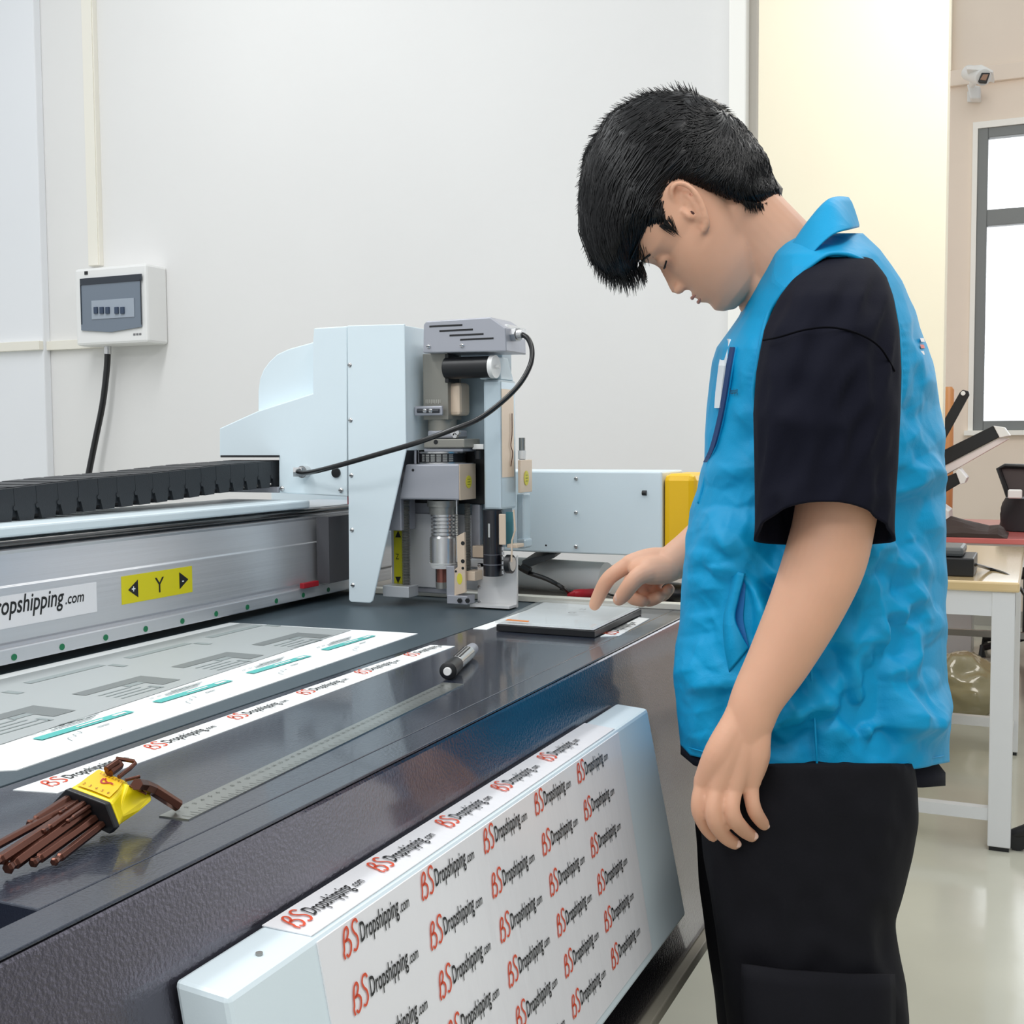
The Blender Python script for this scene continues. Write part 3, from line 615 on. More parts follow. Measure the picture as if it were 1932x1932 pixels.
# marker pen
mp = thing('marker_pen', 'black and white marker pen lying near the end of the ruler', 'marker pen', (-.645, 1.29, ZB))
a = Vector((-.628, 1.205, ZB+.0105)); dv = Vector((-.040, .150, 0)).normalized()
def pen(nm, t0, t1, r0, r1, m, par=mp):
    bm = bmesh.new(); n = 24; tube(bm, [a+dv*t0, a+dv*(t0+.001), a+dv*(t1-.001), a+dv*t1], [r0*.88, r0, r1, r1*.88], n); return obj(nm, bm, m, par, smooth=True)
pen('end_plug', -.004, 0, .005, .005, white); pen('cap', 0, .045, .0104, .0092, blk); pen('barrel', .0455, .118, .0088, .0092, mat('silver_barrel', (214, 214, 212), .2, metal=.7)); pen('foot', .1185, .15, .0085, .0075, castm)
bm = bmesh.new()
for k in range(3): cyl(bm, a+dv*(.05+.0)+Vector((-.004+.004*k, 0, .0088-.0006*abs(k-1))), a+dv*.112+Vector((-.004+.004*k, 0, .0088-.0006*abs(k-1))), .0009, 6)
obj('barrel_print', bm, blk, mp)
# hex key set
hx = thing('hex_key_set', 'yellow holder full of bronze hex keys at the near end of the table', 'hex key set', (-.62, .62, ZB))
PY = .622
pl = [ony(x, y, PY) for x, y in ((124, 1489), (199, 1517), (217, 1563), (206, 1574), (93, 1521))]
pl = [Vector((p.x, p.y, max(p.z, ZB+.001))) for p in pl]
bm = bmesh.new(); prism(bm, pl, (0, .005, 0)); hp_ = obj('front_plate', bm, blk, hx, bevel=.0008)
top_l, top_r, lr, lb, ll = pl
def hb(x, y, Y): return ony(x, y, Y)
bl_ = [hb(186, 1448, .662), hb(243, 1474, .662), hb(250, 1512, .662), hb(243, 1525, .662), hb(170, 1478, .662)]
f1 = [p+Vector((0, .0055, 0)) for p in pl]
f1[3] = f1[3]+Vector((0, 0, .001))
bl2 = [Vector((p.x, p.y, max(p.z, ZB+.001))) for p in bl_]
bm = bmesh.new(); loft(bm, [f1, [p.lerp(q_, .5)+Vector((-.001 if i in (1, 2) else 0, 0, -.0008)) for i, (p, q_) in enumerate(zip(f1, bl2))], bl2])
obj('holder_body', bm, yelp, hx, bevel=.0025)
wg = [hb(240, 1480, .655), hb(262, 1487, .665), hb(286, 1500, .672), hb(288, 1510, .670), hb(262, 1533, .655), hb(222, 1560, .635), hb(222, 1545, .632)]
bm = bmesh.new(); prism(bm, [Vector((p.x, p.y, max(p.z, ZB+.001))) for p in wg], (-.022, .004, .001)); obj('holder_wing', bm, yelp, hx, bevel=.003)
t0, t1, t2, t3 = f1[0], f1[1], bl2[1], bl2[0]
def tp(u, v, h=.0006): 
    p = (t0.lerp(t1, u)).lerp(t3.lerp(t2, u), v); nn = (t1-t0).cross(t3-t0).normalized(); return p+nn*h
nn = (t1-t0).cross(t3-t0).normalized()
bm = bmesh.new(); poly(bm, [tp(u, v, .0012) for u, v in ((.08, .08), (.5, .10), (.92, .08), (.94, .5), (.9, .9), (.5, .87), (.1, .9), (.07, .5))])
ub_ = (t1-t0).normalized(); vb_ = (t3-t0).normalized()
stroke(bm, [(0, 1), (.1, .3), (.5, .1), (1.1, .6), (1.6, .5)], .22, tp(.42, .45, .0016), ub_, vb_, .007, 1)
stroke(bm, [(.2, 1), (.35, .6), (.8, .4)], .16, tp(.42, .48, .0016), ub_, vb_, .007, 1)
for i in range(5): put_text(bm, str(i+2), tp(.15+.16*i, .17, .0016), ub_, vb_, .0045, 2)
for i in range(4): put_text(bm, '%.1f' % (1.5+i), tp(.22+.18*i, .74, .0016), ub_, vb_, .004, 2)
obj('size_label', bm, [oran, redm, mat('brown_ink', (120, 60, 20), .5)], hx)
def key(pts, r, n=6):
    bm = bmesh.new(); tube(bm, pts, r, n); return obj('hex_key', bm, brown, hx, bevel=.0003)
def zc(p, r): p = Vector(p); p.z = max(p.z, ZB+r+.0005); return p
for (sx, sy), (tx, ty), r, z in (((128, 1508), (54, 1556), .0034, .940), ((139, 1516), (-25, 1606), .0030, .936), ((150, 1522), (-15, 1632), .0040, .932), ((163, 1530), (12, 1640), .0046, .926),
        ((178, 1545), (60, 1630), .0037, .9245), ((192, 1556), (100, 1628), .0032, .924), ((146, 1512), (112, 1534), .0015, .943), ((168, 1522), (126, 1551), .0019, .940), ((158, 1516), (80, 1570), .0024, .938)):
    s = zc(ony(sx, sy, PY-.001), r); e_ = zc(onz(tx, ty, z), r); d = (e_-s).normalized()
    key([s, e_-d*.008, e_-d*.0065, e_-d*.005, e_-d*.0015, e_], [r, r, r*.72, r*.72, r*1.0, r*.7])
for pts, r in (([(258, 1480, .650, 0), (272, 1482, .664, 0), (290, 1490, .675, 0), (338, 1526, .690, 0)], .0046), ([(224, 1466, .655, 0), (246, 1449, .668, 0), (255, 1440, .674, 0), (252, 1436, .674, 0), (219, 1431, .668, 0)], .0017),
        ([(205, 1457, .655, 0), (226, 1442, .668, 0)], .004), ([(236, 1472, .658, 0), (264, 1465, .668, 0)], .0014), ([(245, 1482, .657, 0), (276, 1498, .658, 0)], .0011), ([(200, 1452, .652, 0), (222, 1437, .664, 0)], .0026)):
    key([zc(ony(x, y, Y), r) for x, y, Y, _ in pts], r)
# acrylic plates on the end of the table
cut = thing('sample_plate_stack', 'black plate with clear acrylic sheet on the far end of the table', 'plate stack', (-.66, 1.66, ZB))
A_, B_, C__, D_ = Vector((-.724, 1.544, ZB)), Vector((-.57, 1.542, ZB)), Vector((-.577, 1.777, ZB)), Vector((-.75, 1.784, ZB))
bm = bmesh.new(); prism(bm, [p+Vector((0, 0, .0005)) for p in (A_, B_, C__, D_)], (0, 0, .0095)); obj('base_plate', bm, blk, cut, bevel=.0008)
sh = lambda p, k: p.lerp((A_+B_+C__+D_)/4, k)
bm = bmesh.new(); prism(bm, [sh(p, .03)+Vector((0, 0, .0105)) for p in (A_, B_, C__, D_)], (0, 0, .0006)); obj('paper_insert', bm, mat('pale_grey_paper', (226, 229, 232), .5), cut)
bm = bmesh.new(); prism(bm, [sh(p, .0)+Vector((-.004, .004, .0115)) for p in (A_, B_, C__, D_)], (0, 0, .003)); obj('acrylic_sheet', bm, mat('clear_acrylic', (236, 244, 242), .04, alpha=.25, coat=1, spec=.8), cut, bevel=.0005)
bm = bmesh.new()
z_ = ZB+.0148; put_text(bm, 'G', (-.66, 1.66, z_), (1, 0, 0), (0, 1, 0), .02, 0); put_text(bm, 'M', (-.655, 1.70, z_), (1, 0, 0), (0, 1, 0), .014, 0)
obj('printed_letters', bm, mat('grey_ink', (120, 120, 122), .5), cut)
bm = bmesh.new(); prism(bm, [(-.715, 1.557, z_), (-.678, 1.555, z_), (-.679, 1.562, z_), (-.715, 1.566, z_)], (0, 0, .0006)); obj('orange_mark', bm, mat('orange_ink', (226, 130, 40), .5), cut)
bm = bmesh.new(); box(bm, -.765, 1.55, ZB, -.742, 1.77, ZB+.0008); tag(obj('paper_slip', bm, paper), 'narrow white paper slip left of the black plate stack', 'paper slip')
bm = bmesh.new(); prism(bm, [(-.566, 1.555, ZB), (-.543, 1.57, ZB), (-.552, 1.74, ZB), (-.571, 1.745, ZB)], (0, 0, .0008))
logo(bm, (-.551, 1.575, ZB+.0013), (-.02, 1, 0), (-1, -.02, 0), .12, 1, 2); tag(obj('paper_slip', bm, [paper, redink, blackink]), 'white paper slip printed with a logo right of the black plate stack', 'paper slip')
# side desk behind the machine
ds = thing('side_desk', 'low grey desk behind the far end of the cutting table', 'desk', (-.8, 2.25, 0))
obj('desktop', bx(-1.6, 1.90, .885, -.60, 2.6, .905), mat('brown_grey_laminate', (150, 142, 132), .5), ds, bevel=.002)
for x in (-1.55, -1.0):
    for y in (1.95, 2.54): obj('leg', bx(x-.02, y-.02, 0, x+.02, y+.02, .885), castm, ds)
bm = bmesh.new(); prism(bm, [onz(985, 1070, .985), onz(1000, 1058, .985), onz(1043, 1043, .985), onz(1047, 1050, .985), onz(985, 1076, .985)], (0, 0, -.006)); bm2 = bm
dd = 2.02
bm.free(); bm = bmesh.new(); prism(bm, [ony(984, 1058, dd), ony(1043, 1044, dd), ony(1047, 1047, dd), ony(1046, 1053, dd), ony(984, 1076, dd)], (0, .12, .02))
lp = tag(obj('tablet', bm, mat('dark_grey_plastic', (92, 96, 98), .4), bevel=.003), 'dark grey flat tablet leaning behind the cutting head', 'tablet')
bm = bmesh.new(); tube(bm, [Vector((-.98, 2.12, .905+.032)), Vector((-.745, 2.08, .905+.032))], .031, 28)
rl = tag(obj('paper_roll', bm, paper, smooth=True), 'white paper roll lying on the side desk behind the head', 'paper roll')
pts = [ony(975, 1068, 2.0), ony(995, 1080, 2.0), ony(1030, 1092, 1.98), ony(1060, 1108, 1.97), onz(1075, 1122, .912)]
bm = bmesh.new(); tube(bm, spline(pts, 5), .0042, 8); tube(bm, [ony(984, 1070, 1.995), ony(1000, 1078, 1.995)], .008, 8)
tag(obj('plug_lead', bm, blkr, smooth=True), 'black lead with a moulded plug beside the paper roll', 'cable')
pts = [onz(985, 1100, .912), onz(1030, 1098, .915), onz(1050, 1108, .915), onz(1090, 1120, .909), onz(1130, 1112, .909), onz(1160, 1124, .909), onz(1220, 1120, .909)]
bm = bmesh.new(); tube(bm, spline(pts, 6), .0022, 8); tag(obj('thin_cable', bm, blkr, smooth=True), 'thin black cable winding across the side desk', 'cable')
bm = bmesh.new(); tube(bm, spline([onz(1072, 1124, .913), onz(1090, 1121, .916), onz(1120, 1119, .914)], 4), [.006]*3+[.009]*3+[.0085]*3, 12); 
tag(obj('red_pen', bm, redm, smooth=True), 'small red pen lying on the side desk', 'pen')
bm = bmesh.new(); ellipsoid(bm, onz(1262, 1126, .915)+Vector((0, .02, .006)), ((.05, 0, 0), (0, .03, 0), (0, 0, .018)), 20, 12)
tag(obj('computer_mouse', bm, blk, smooth=True), 'black computer mouse on the side desk behind the pointing hand', 'computer mouse')

# ================================================================ BACKGROUND ON THE RIGHT
wt = thing('work_table', 'white framed work table with pale wooden top behind the person', 'table', (-.5, 4.2, 0))
wm = mat('white_table_steel', (226, 228, 230), .4); ty0, ty1 = 3.60, 4.80; tx0, tx1 = -1.3, -.06
obj('tabletop', bx(tx0, ty0, .757, tx1+.012, ty1, .786), mat('pale_wood_laminate', (222, 196, 148), .12, mottle=.05, mscale=4, coat=.6), wt, bevel=.006)
for x, y in ((tx0, ty0), (tx1-.062, ty0), (tx0, ty1-.07), (tx1-.062, ty1-.07)):
    l = obj('leg', bx(x, y+.01, .012, x+.062, y+.07, .757), wm, wt, bevel=.003); obj('foot_pad', bx(x+.004, y+.014, 0, x+.058, y+.066, .012), blk, l)
obj('apron', bx(tx0, ty0+.015, .685, tx1, ty0+.055, .757), wm, wt); obj('apron', bx(tx1-.05, ty0+.07, .685, tx1-.01, ty1-.07, .757), wm, wt)
obj('stretcher', bx(tx0, ty0+.02, .085, tx1-.06, ty0+.055, .12), wm, wt); obj('stretcher', bx(tx0, ty1-.055, .10, tx1-.06, ty1-.02, .135), wm, wt); obj('stretcher', bx(tx1-.045, ty0+.07, .10, tx1-.015, ty1-.07, .135), wm, wt)
# caster of a trolley beside the table
cs = thing('caster', 'black swivel caster at the foot of the white table leg', 'caster', (.02, 3.62, 0))
c = onz(1919, 1603, 0); bm = bmesh.new(); cyl(bm, c+Vector((-.0, -.012, .026)), c+Vector((0, .012, .026)), .026, 20); obj('wheel', bm, blk, cs, smooth=True)
bm = bmesh.new(); tube(bm, [c+Vector((-.035, 0, .04)), c+Vector((0, 0, .05)), c+Vector((.03, 0, .062)), c+Vector((.06, 0, .09))], [.008, .016, .02, .02], 10); obj('housing', bm, blk, cs, smooth=True)
# items on the work table
zt = .786
bb = thing('black_control_box', 'black control box on the pale wooden table top', 'control box', (-.35, 3.95, zt))
p0 = onz(1786, 1087, zt); p1 = onz(1838, 1087, zt)
obj('case', bx(p0.x-.25, p0.y, zt, p1.x, p0.y+.22, zt+.055), blk, bb, bevel=.004); obj('upper_case', bx(p0.x-.25, p0.y+.02, zt+.056, p1.x-.03, p0.y+.2, zt+.085), mat('dark_grey_plastic', (92, 96, 98), .4), bb, bevel=.01)
pts = [Vector((p1.x, p0.y+.03, zt+.035)), ony(1870, 1074, 3.9), ony(1905, 1088, 3.8), ony(1935, 1125, 3.7), ony(1960, 1180, 3.65)]
bm = bmesh.new(); tube(bm, spline(pts, 6), .0055, 8); tag(obj('power_lead', bm, blkr, smooth='all'), 'black lead running from the control box over the table edge', 'cable')
# red topped table further back
RY = 5.45; rz = ony(1900, 1022, RY).z
rtb = thing('red_table', 'table with a pink red top and white apron near the window', 'table', (.3, 5.8, 0))
obj('tabletop', bx(-1.2, RY, rz-.012, 1.2, RY+1.25, rz+.012), mat('pink_red_laminate', (206, 110, 106), .3, coat=.3), rtb, bevel=.003)
obj('apron', bx(-1.15, RY+.03, rz-.11, 1.15, RY+.07, rz-.012), wm, rtb)
for x in (-1.13, 1.08):
    for y in (RY+.05, RY+1.15): obj('leg', bx(x, y, 0, x+.05, y+.05, rz-.012), wm, rtb)
obj('stretcher', bx(-1.1, RY+.5, .25, 1.08, RY+.53, .28), steeld, rtb)
rz += .012
def slab(nm, pts, Y, dY, m, par, bev=.003):
    bm = bmesh.new(); prism(bm, [ony(x, y, Y) for x, y in pts], (0, dY, 0)); return obj(nm, bm, m, par, bevel=bev)
pr = thing('heat_press', 'black and white hinged press machine standing on the red table', 'press machine', (-.3, 5.9, rz))
slab('base', [(1700, 1001), (1792, 1001), (1790, 965), (1776, 955), (1700, 955)], 5.75, .25, white, pr)
slab('lower_arm', [(1700, 960), (1780, 931), (1812, 912), (1803, 892), (1700, 935)], 5.75, .18, blk, pr); slab('lower_arm_edge', [(1803, 890), (1809, 884), (1824, 902), (1820, 912), (1812, 914)], 5.74, .2, white, pr)
slab('upper_arm', [(1700, 905), (1779, 879), (1886, 824), (1874, 803), (1779, 850), (1700, 885)], 5.78, .16, blk, pr)
slab('upper_arm_edge', [(1874, 803), (1895, 806), (1906, 822), (1886, 826)], 5.775, .17, white, pr); slab('upper_arm_base', [(1700, 925), (1779, 899), (1904, 828), (1886, 826), (1779, 880), (1700, 906)], 5.79, .18, mat('pink_white_plastic', (232, 222, 220), .4), pr)
slab('lever', [(1765, 852), (1778, 838), (1829, 745), (1827, 738), (1817, 735), (1811, 740), (1764, 822)], 5.72, .03, blk, pr)
bm = bmesh.new(); c = ony(1817, 742, 5.71); cyl(bm, c, c+Vector((0, .01, 0)), .01, 14); obj('lever_pin', bm, white, pr)
bm = bmesh.new(); tube(bm, [ony(1752, 760, 5.74), ony(1748, 690, 5.74), ony(1752, 650, 5.74), ony(1750, 622, 5.74), ony(1742, 612, 5.74)], [.02, .02, .018, .03, .03], 12); obj('grip', bm, blk, pr, smooth=True)
bm = bmesh.new(); cpo = ony(1786, 960, 6.25); zt_ = ony(1786, 730, 6.25).z; tube(bm, [(cpo.x, 6.25, rz), (cpo.x, 6.25, zt_-.015), (cpo.x, 6.25, zt_)], [.028, .028, .018], 20)
tag(obj('orange_post', bm, mat('orange_wood', (212, 148, 92), .4), smooth=True), 'upright orange wooden post on the red table behind the press', 'post')
pts = [(1783, 968), (1800, 972), (1830, 978), (1860, 980), (1885, 974), (1890, 985), (1875, 998), (1840, 1003), (1800, 1004), (1785, 1000)]
bm = bmesh.new(); b_y = 5.46
rows = []
for j in range(9):
    y = b_y + .032*j; rows.append([Vector((onz(x, 1003, rz).x + 0, y, rz+.004+max(0, h)*math.sin(math.pi*(j+.5)/9)+.006*math.sin(x*.3+j))) for x, h in ((1780, .05), (1800, .085), (1825, .07), (1850, .05), (1870, .04), (1888, .05), (1897, .03), (1905, .0))])
loft(bm, [r+[Vector((v.x, v.y, rz+.001)) for v in r[::-1]] for r in rows]); tag(obj('brown_cloth', bm, mat('brown_black_fabric', (58, 44, 40), .7)), 'dark brown crumpled cloth lying on the red table', 'cloth')
bg = thing('black_bag', 'black bag with a white buckle at the right edge of the red table', 'bag', (.1, 5.9, rz))
bm = bmesh.new(); rings = []
for t in range(7):
    z = rz+.004+.15*t/6; wd = .16-.03*(t/6)**2; c0 = Vector((ony(1955, 960, 5.95).x, 5.95, z)); rings.append([c0+Vector((math.cos(a)*wd*(1+.05*math.sin(5*a+t)), math.sin(a)*.11, 0)) for a in (2*math.pi*k/24 for k in range(24))])
loft(bm, rings); obj('bag_body', bm, mat('black_nylon', (36, 36, 40), .6), bg, smooth=True)
p = ony(1915, 932, 5.82); obj('buckle', bx(p.x-.03, 5.80, p.z-.02, p.x+.03, 5.84, p.z+.02), white, bg, bevel=.006)
chh = thing('office_chair', 'black mesh backed office chair behind the red table', 'chair', (.25, 7.2, 0))
cpts = [(1884, 884), (1896, 880), (1960, 882), (1990, 890), (1985, 960), (1950, 985), (1908, 955)]
bm = bmesh.new(); prism(bm, [ony(x, y, 7.2) for x, y in cpts], (0, .03, 0)); obj('backrest', bm, mat('dark_mesh', (84, 76, 76), .8), chh, bevel=.01)
bm = bmesh.new(); tube(bm, [ony(x, y, 7.19) for x, y in ((1910, 960), (1897, 920), (1884, 884), (1896, 879), (1960, 881), (1990, 889))], .014, 8); obj('back_frame', bm, blk, chh, smooth=True)
cc_ = ony(1945, 960, 7.2); obj('seat', bx(cc_.x-.24, 6.75, .44, cc_.x+.24, 7.2, .52), blk, chh, bevel=.02); bm = bmesh.new(); cyl(bm, (cc_.x, 7.0, .08), (cc_.x, 7.0, .44), .03); 
obj('gas_post', bm, blk, chh)
for k in range(5):
    t = 2*math.pi*k/5; bm = bmesh.new(); tube(bm, [(cc_.x, 7.0, .1), (cc_.x+.28*math.cos(t), 7+.28*math.sin(t), .05), (cc_.x+.28*math.cos(t), 7+.28*math.sin(t), 0.0)], .02, 8); obj('leg', bm, blk, chh)
bm = bmesh.new(); tube(bm, [(cc_.x, 7.2, .5), (cc_.x, 7.25, .6), (cc_.x, 7.235, 1.0)], .02, 8); obj('back_post', bm, blk, chh)
# crate and bag on the floor
p = onz(1832, 1236, 0); cr = thing('storage_crate', 'white plastic storage crate on the floor behind the table leg', 'crate', (p.x-.2, p.y+.15, 0))
hh = ony(1832, 1150, p.y).z
bm = bmesh.new(); x0, x1, y0, y1 = p.x-.42, p.x, p.y, p.y+.3
for a in ((x0, y0, 0.0, x1, y1, .012), (x0, y0, .012, x1, y0+.01, hh), (x0, y1-.01, .012, x1, y1, hh), (x0, y0+.01, .012, x0+.01, y1-.01, hh), (x1-.01, y0+.01, .012, x1, y1-.01, hh), (x0-.012, y0-.012, hh-.02, x1+.012, y0, hh)): box(bm, *a)
obj('crate_body', bm, mat('translucent_white', (236, 240, 240), .3), cr, bevel=.002)
p = onz(1828, 1366, 0); bm = bmesh.new(); ellipsoid(bm, (p.x-.06, p.y+.17, .125), ((.2, 0, 0), (0, .16, 0), (0, 0, .125)), 40, 28)
for v in bm.verts:
    n_ = noise.ridged_multi_fractal(v.co*9, .9, 2.1, 4, 1, 2); n2 = noise.noise(v.co*6)
    v.co += (v.co-Vector((p.x-.06, p.y+.17, .125)))*(.17*(n_-1.2)+.35*n2); v.co.z = max(v.co.z, .003)
tag(obj('plastic_bag', bm, mat('olive_plastic_film', (150, 142, 110), .18, coat=.6), smooth='all'), 'crumpled olive transparent plastic bag on the floor under the table', 'plastic bag')
# camera on the far wall and conduits
CY = FY-.001
hz0, hz1 = ony(1860, 157, CY).z, ony(1860, 127, CY).z
tag(obj('cable_trunking', bx(ony(1788, 150, CY).x, CY-.03, hz0, 1.4, CY, hz1), peachw, bevel=.004), 'peach horizontal cable trunking above the far window', 'trunking')
tag(obj('cable_trunking', bx(ony(1789, 60, CY).x, CY-.035, hz1, ony(1797, 60, CY).x, CY, 4.6), mat('cream_plastic', (246, 236, 214), .5)), 'vertical cream trunking beside the pillar leading up from the wall camera', 'trunking')
cv = thing('security_camera', 'white bullet security camera mounted above the far window', 'security camera', (ony(1838, 180, CY).x, FY, ony(1838, 190, CY).z))
def slab2(nm, pts, Y, dY, m, bev=.004): return slab(nm, pts, Y, dY, m, cv, bev)
slab2('mounting_plate', [(1825, 172), (1851, 172), (1851, 192), (1825, 192)], CY-.02, .02, white); slab2('mount_arm', [(1824, 158), (1850, 162), (1850, 186), (1830, 186)], CY-.12, .1, white, .01)
a0, a1 = ony(1828, 137, 7.72), ony(1856, 146, 7.5); bm = bmesh.new(); tube(bm, [a0, a1], .045, 20); tube(bm, [a0.lerp(a1, .5)+Vector((0, .02, -.02)), ony(1834, 160, 7.86)], .02, 12); obj('camera_body', bm, white, cv, smooth=True)
slab2('sun_shield', [(1822, 125), (1852, 122), (1874, 133), (1873, 137), (1850, 132), (1824, 131)], 7.5, .22, white, .002)
slab2('lens_front', [(1845, 154), (1852, 137), (1868, 137), (1861, 157), (1848, 156)], 7.47, .02, blk, .004); slab2('lens_window', [(1849, 150), (1855, 140), (1865, 140), (1860, 152)], 7.465, .01, mat('brown_glass', (150, 116, 96), .2), .002)
# ================================================================ PERSON
def Q(x, y, d): return dep(x, y, d)
HD = 1.47                       # distance of the head's mid plane
S = HD/FPX                      # metres per pixel there
def voxel(bm, size, smooth=4, fac=.5):
    me = bpy.data.meshes.new('t'); bm.to_mesh(me); bm.free(); o = bpy.data.objects.new('t', me); C.objects.link(o)
    m = o.modifiers.new('r', 'REMESH'); m.mode = 'VOXEL'; m.voxel_size = size; m.use_smooth_shade = True
    s = o.modifiers.new('s', 'SMOOTH'); s.iterations = smooth; s.factor = fac
    dg = bpy.context.evaluated_depsgraph_get(); me2 = bpy.data.meshes.new_from_object(o.evaluated_get(dg)); bpy.data.objects.remove(o)
    for p in me2.polygons: p.use_smooth = True
    return me2
# --- head in its own frame: u forward, v up, w sideways (towards the camera)
EAR = Q(1303, 398, HD); hu = (Rt*-.6 + Dn*.8); hv = (Rt*-.8 + Dn*-.6); hw = -Fw
def HPt(u, v, w): return Q(1303-.6*u-.8*v, 398+.8*u-.6*v, HD-w*S)
tabf = [(-184, 62), (-178, 98), (-164, 112), (-147, 118.5), (-131, 119), (-97, 120), (-82, 119.5), (-64, 118), (-40, 116), (-17, 113), (0, 122), (12, 131), (40, 132), (80, 124), (120, 104), (150, 80), (175, 45), (192, 10), (198, -8)]
tabb = [(-184, 40), (-178, 18), (-164, 0), (-147, -20), (-131, -35), (-118, -45), (-97, -55), (-64, -75), (-40, -88), (-17, -102), (9, -116), (40, -126), (80, -130), (120, -122), (150, -100), (175, -70), (192, -32), (198, -12)]
tabw = [(-184, 14), (-178, 34), (-164, 52), (-147, 64), (-131, 74), (-118, 80), (-97, 88), (-82, 93), (-64, 98), (-40, 102), (-17, 104), (9, 107), (40, 110), (80, 112), (120, 104), (150, 88), (175, 62), (192, 30), (198, 8)]
def ridge(v, w):
    a = 0
    # nose: bridge to tip
    nz_ = interp([(-88, 0), (-80, 8), (-74, 20), (-66, 27), (-58, 25), (-40, 17), (-20, 10), (-5, 4), (8, 0)], v); ww = interp([(-80, 20), (-66, 19), (-40, 13), (-10, 11)], v)
    a += nz_*math.exp(-(w/ww)**2)
    # lips
    a += interp([(-92, 0), (-97, 6), (-104, 9), (-107, 4), (-110, 5), (-117, 9), (-124, 4), (-130, 0)][::-1], v)*math.exp(-(w/30)**2)
    a += interp([(-170, 0), (-150, 5), (-135, 0)], v)*math.exp(-(w/26)**2)
    # eye socket and brow
    a -= interp([(-45, 0), (-18, 13), (-8, 12), (6, 0)], v)*math.exp(-((abs(w)-46)/24)**2)
    a += interp([(0, 0), (12, 4), (25, 0)], v)*math.exp(-((abs(w)-40)/30)**2)
    return a
hb_ = bmesh.new(); rows = []; NT = 96; vs_ = np.concatenate([np.linspace(-184, -60, 44), np.linspace(-57, 30, 26), np.linspace(36, 198, 24)])
for v in vs_:
    f_, b_k, wd = interp(tabf, v), interp(tabb, v), interp(tabw, v); cu = (f_+b_k)/2; au = (f_-b_k)/2; r_ = []
    for k in range(NT):
        t = 2*math.pi*k/NT; c, s = math.cos(t), math.sin(t); e_ = 2/2.25
        uu = cu + au*math.copysign(abs(c)**e_, c); ww = wd*math.copysign(abs(s)**e_, s)
        if c > 0: uu += ridge(v, ww)*min(1, c*3)
        r_.append(HPt(uu, v, ww))
    rows.append(r_)
loft(hb_, rows)
for sg in (1, -1):   # eyeballs under lids, nostril wings
    ellipsoid(hb_, HPt(100, -14, 44*sg), (hu*17*S, hw*21*S, hv*15*S), 20, 14)
    ellipsoid(hb_, HPt(128, -70, 16*sg), (hu*14*S, hw*10*S, hv*11*S), 16, 10)
# ear (near side), traced helix and lobe, mirrored for the far ear
def ear(sg):
    W0 = 104
    def E(x, y, w): 
        dx, dy = x-1303, y-398; u = (-.6*dx+.8*dy); v = (-.8*dx-.6*dy); return HPt(u, v, sg*w)
    hel = [(1277, 388, 104), (1267, 368, 112), (1270, 352, 118), (1282, 346, 121), (1298, 351, 123), (1313, 365, 124), (1324, 385, 122), (1331, 408, 118), (1333, 424, 112), (1328, 434, 106)]
    limb(hb_, [E(*p) for p in hel], [r*S for r in (4, 4.8, 5, 5, 5, 5.2, 5.4, 6, 7, 6.5)], 12)
    bowl = [(1281, 372, 104), (1296, 372, 108), (1310, 386, 109), (1320, 408, 107), (1324, 424, 104)]
    limb(hb_, [E(*p) for p in bowl], [r*S for r in (11, 13, 14, 11, 8)], 14, side=hw, flat=.34)
    limb(hb_, [E(*p) for p in ((1292, 366, 112), (1306, 378, 116), (1316, 398, 115), (1320, 414, 112))], [r*S for r in (3, 4, 4, 3)], 10)
    limb(hb_, [E(*p) for p in ((1290, 398, 108), (1299, 407, 111), (1306, 412, 108))], [r*S for r in (5, 6, 5)], 10)
    limb(hb_, [E(*p) for p in ((1308, 400, 98), (1325, 425, 98))], [r*S for r in (14, 12)], 12, side=hw, flat=.8)
ear(1); ear(-1)
# neck
BD = 1.535
limb(hb_, [Q(1372, 400, 1.475), Q(1420, 445, 1.48), Q(1468, 500, 1.487), Q(1520, 580, 1.51)], [.060, .058, .061, .072], 32, side=Fw, flat=1.0)
limb(hb_, [Q(1385, 520, 1.475), Q(1430, 530, 1.48), Q(1475, 580, 1.49)], [.030, .040, .045], 24)
# trunk (under the clothes), shoulders, pelvis
def ringp(xl, xr, y, dc, hd_, n=40, ex=2.3, yof=None):
    out = []
    for k in range(n):
        t = 2*math.pi*k/n; c, s = math.cos(t), math.sin(t); e_ = 2/ex
        x = (xl+xr)/2+(xr-xl)/2*math.copysign(abs(c)**e_, c); dd_ = dc+hd_*math.copysign(abs(s)**e_, s)
        yy = y + (yof(x, s) if yof else 0)
        out.append(Q(x, yy, dd_))
    return out
trk = [(510, 1500, 1620, .10), (540, 1470, 1650, .14), (580, 1450, 1672, .155), (640, 1425, 1700, .155), (760, 1395, 1715, .165), (950, 1370, 1715, .16), (1150, 1360, 1710, .16), (1350, 1365, 1715, .165), (1500, 1370, 1710, .165), (1620, 1390, 1690, .15)]
loft(hb_, [ringp(xl, xr, y, BD, w_) for y, xl, xr, w_ in trk])
for d_, x in ((1.41, 1525), (1.59, 1520)):   # legs
    limb(hb_, [Q(x, 1540, d_), Q(x-5, 1800, d_), Q(x-10, 2060, d_), Q(x+10, 2300, d_), Q(x+18, 2540, d_)], [.078, .07, .052, .048, .036], 24)
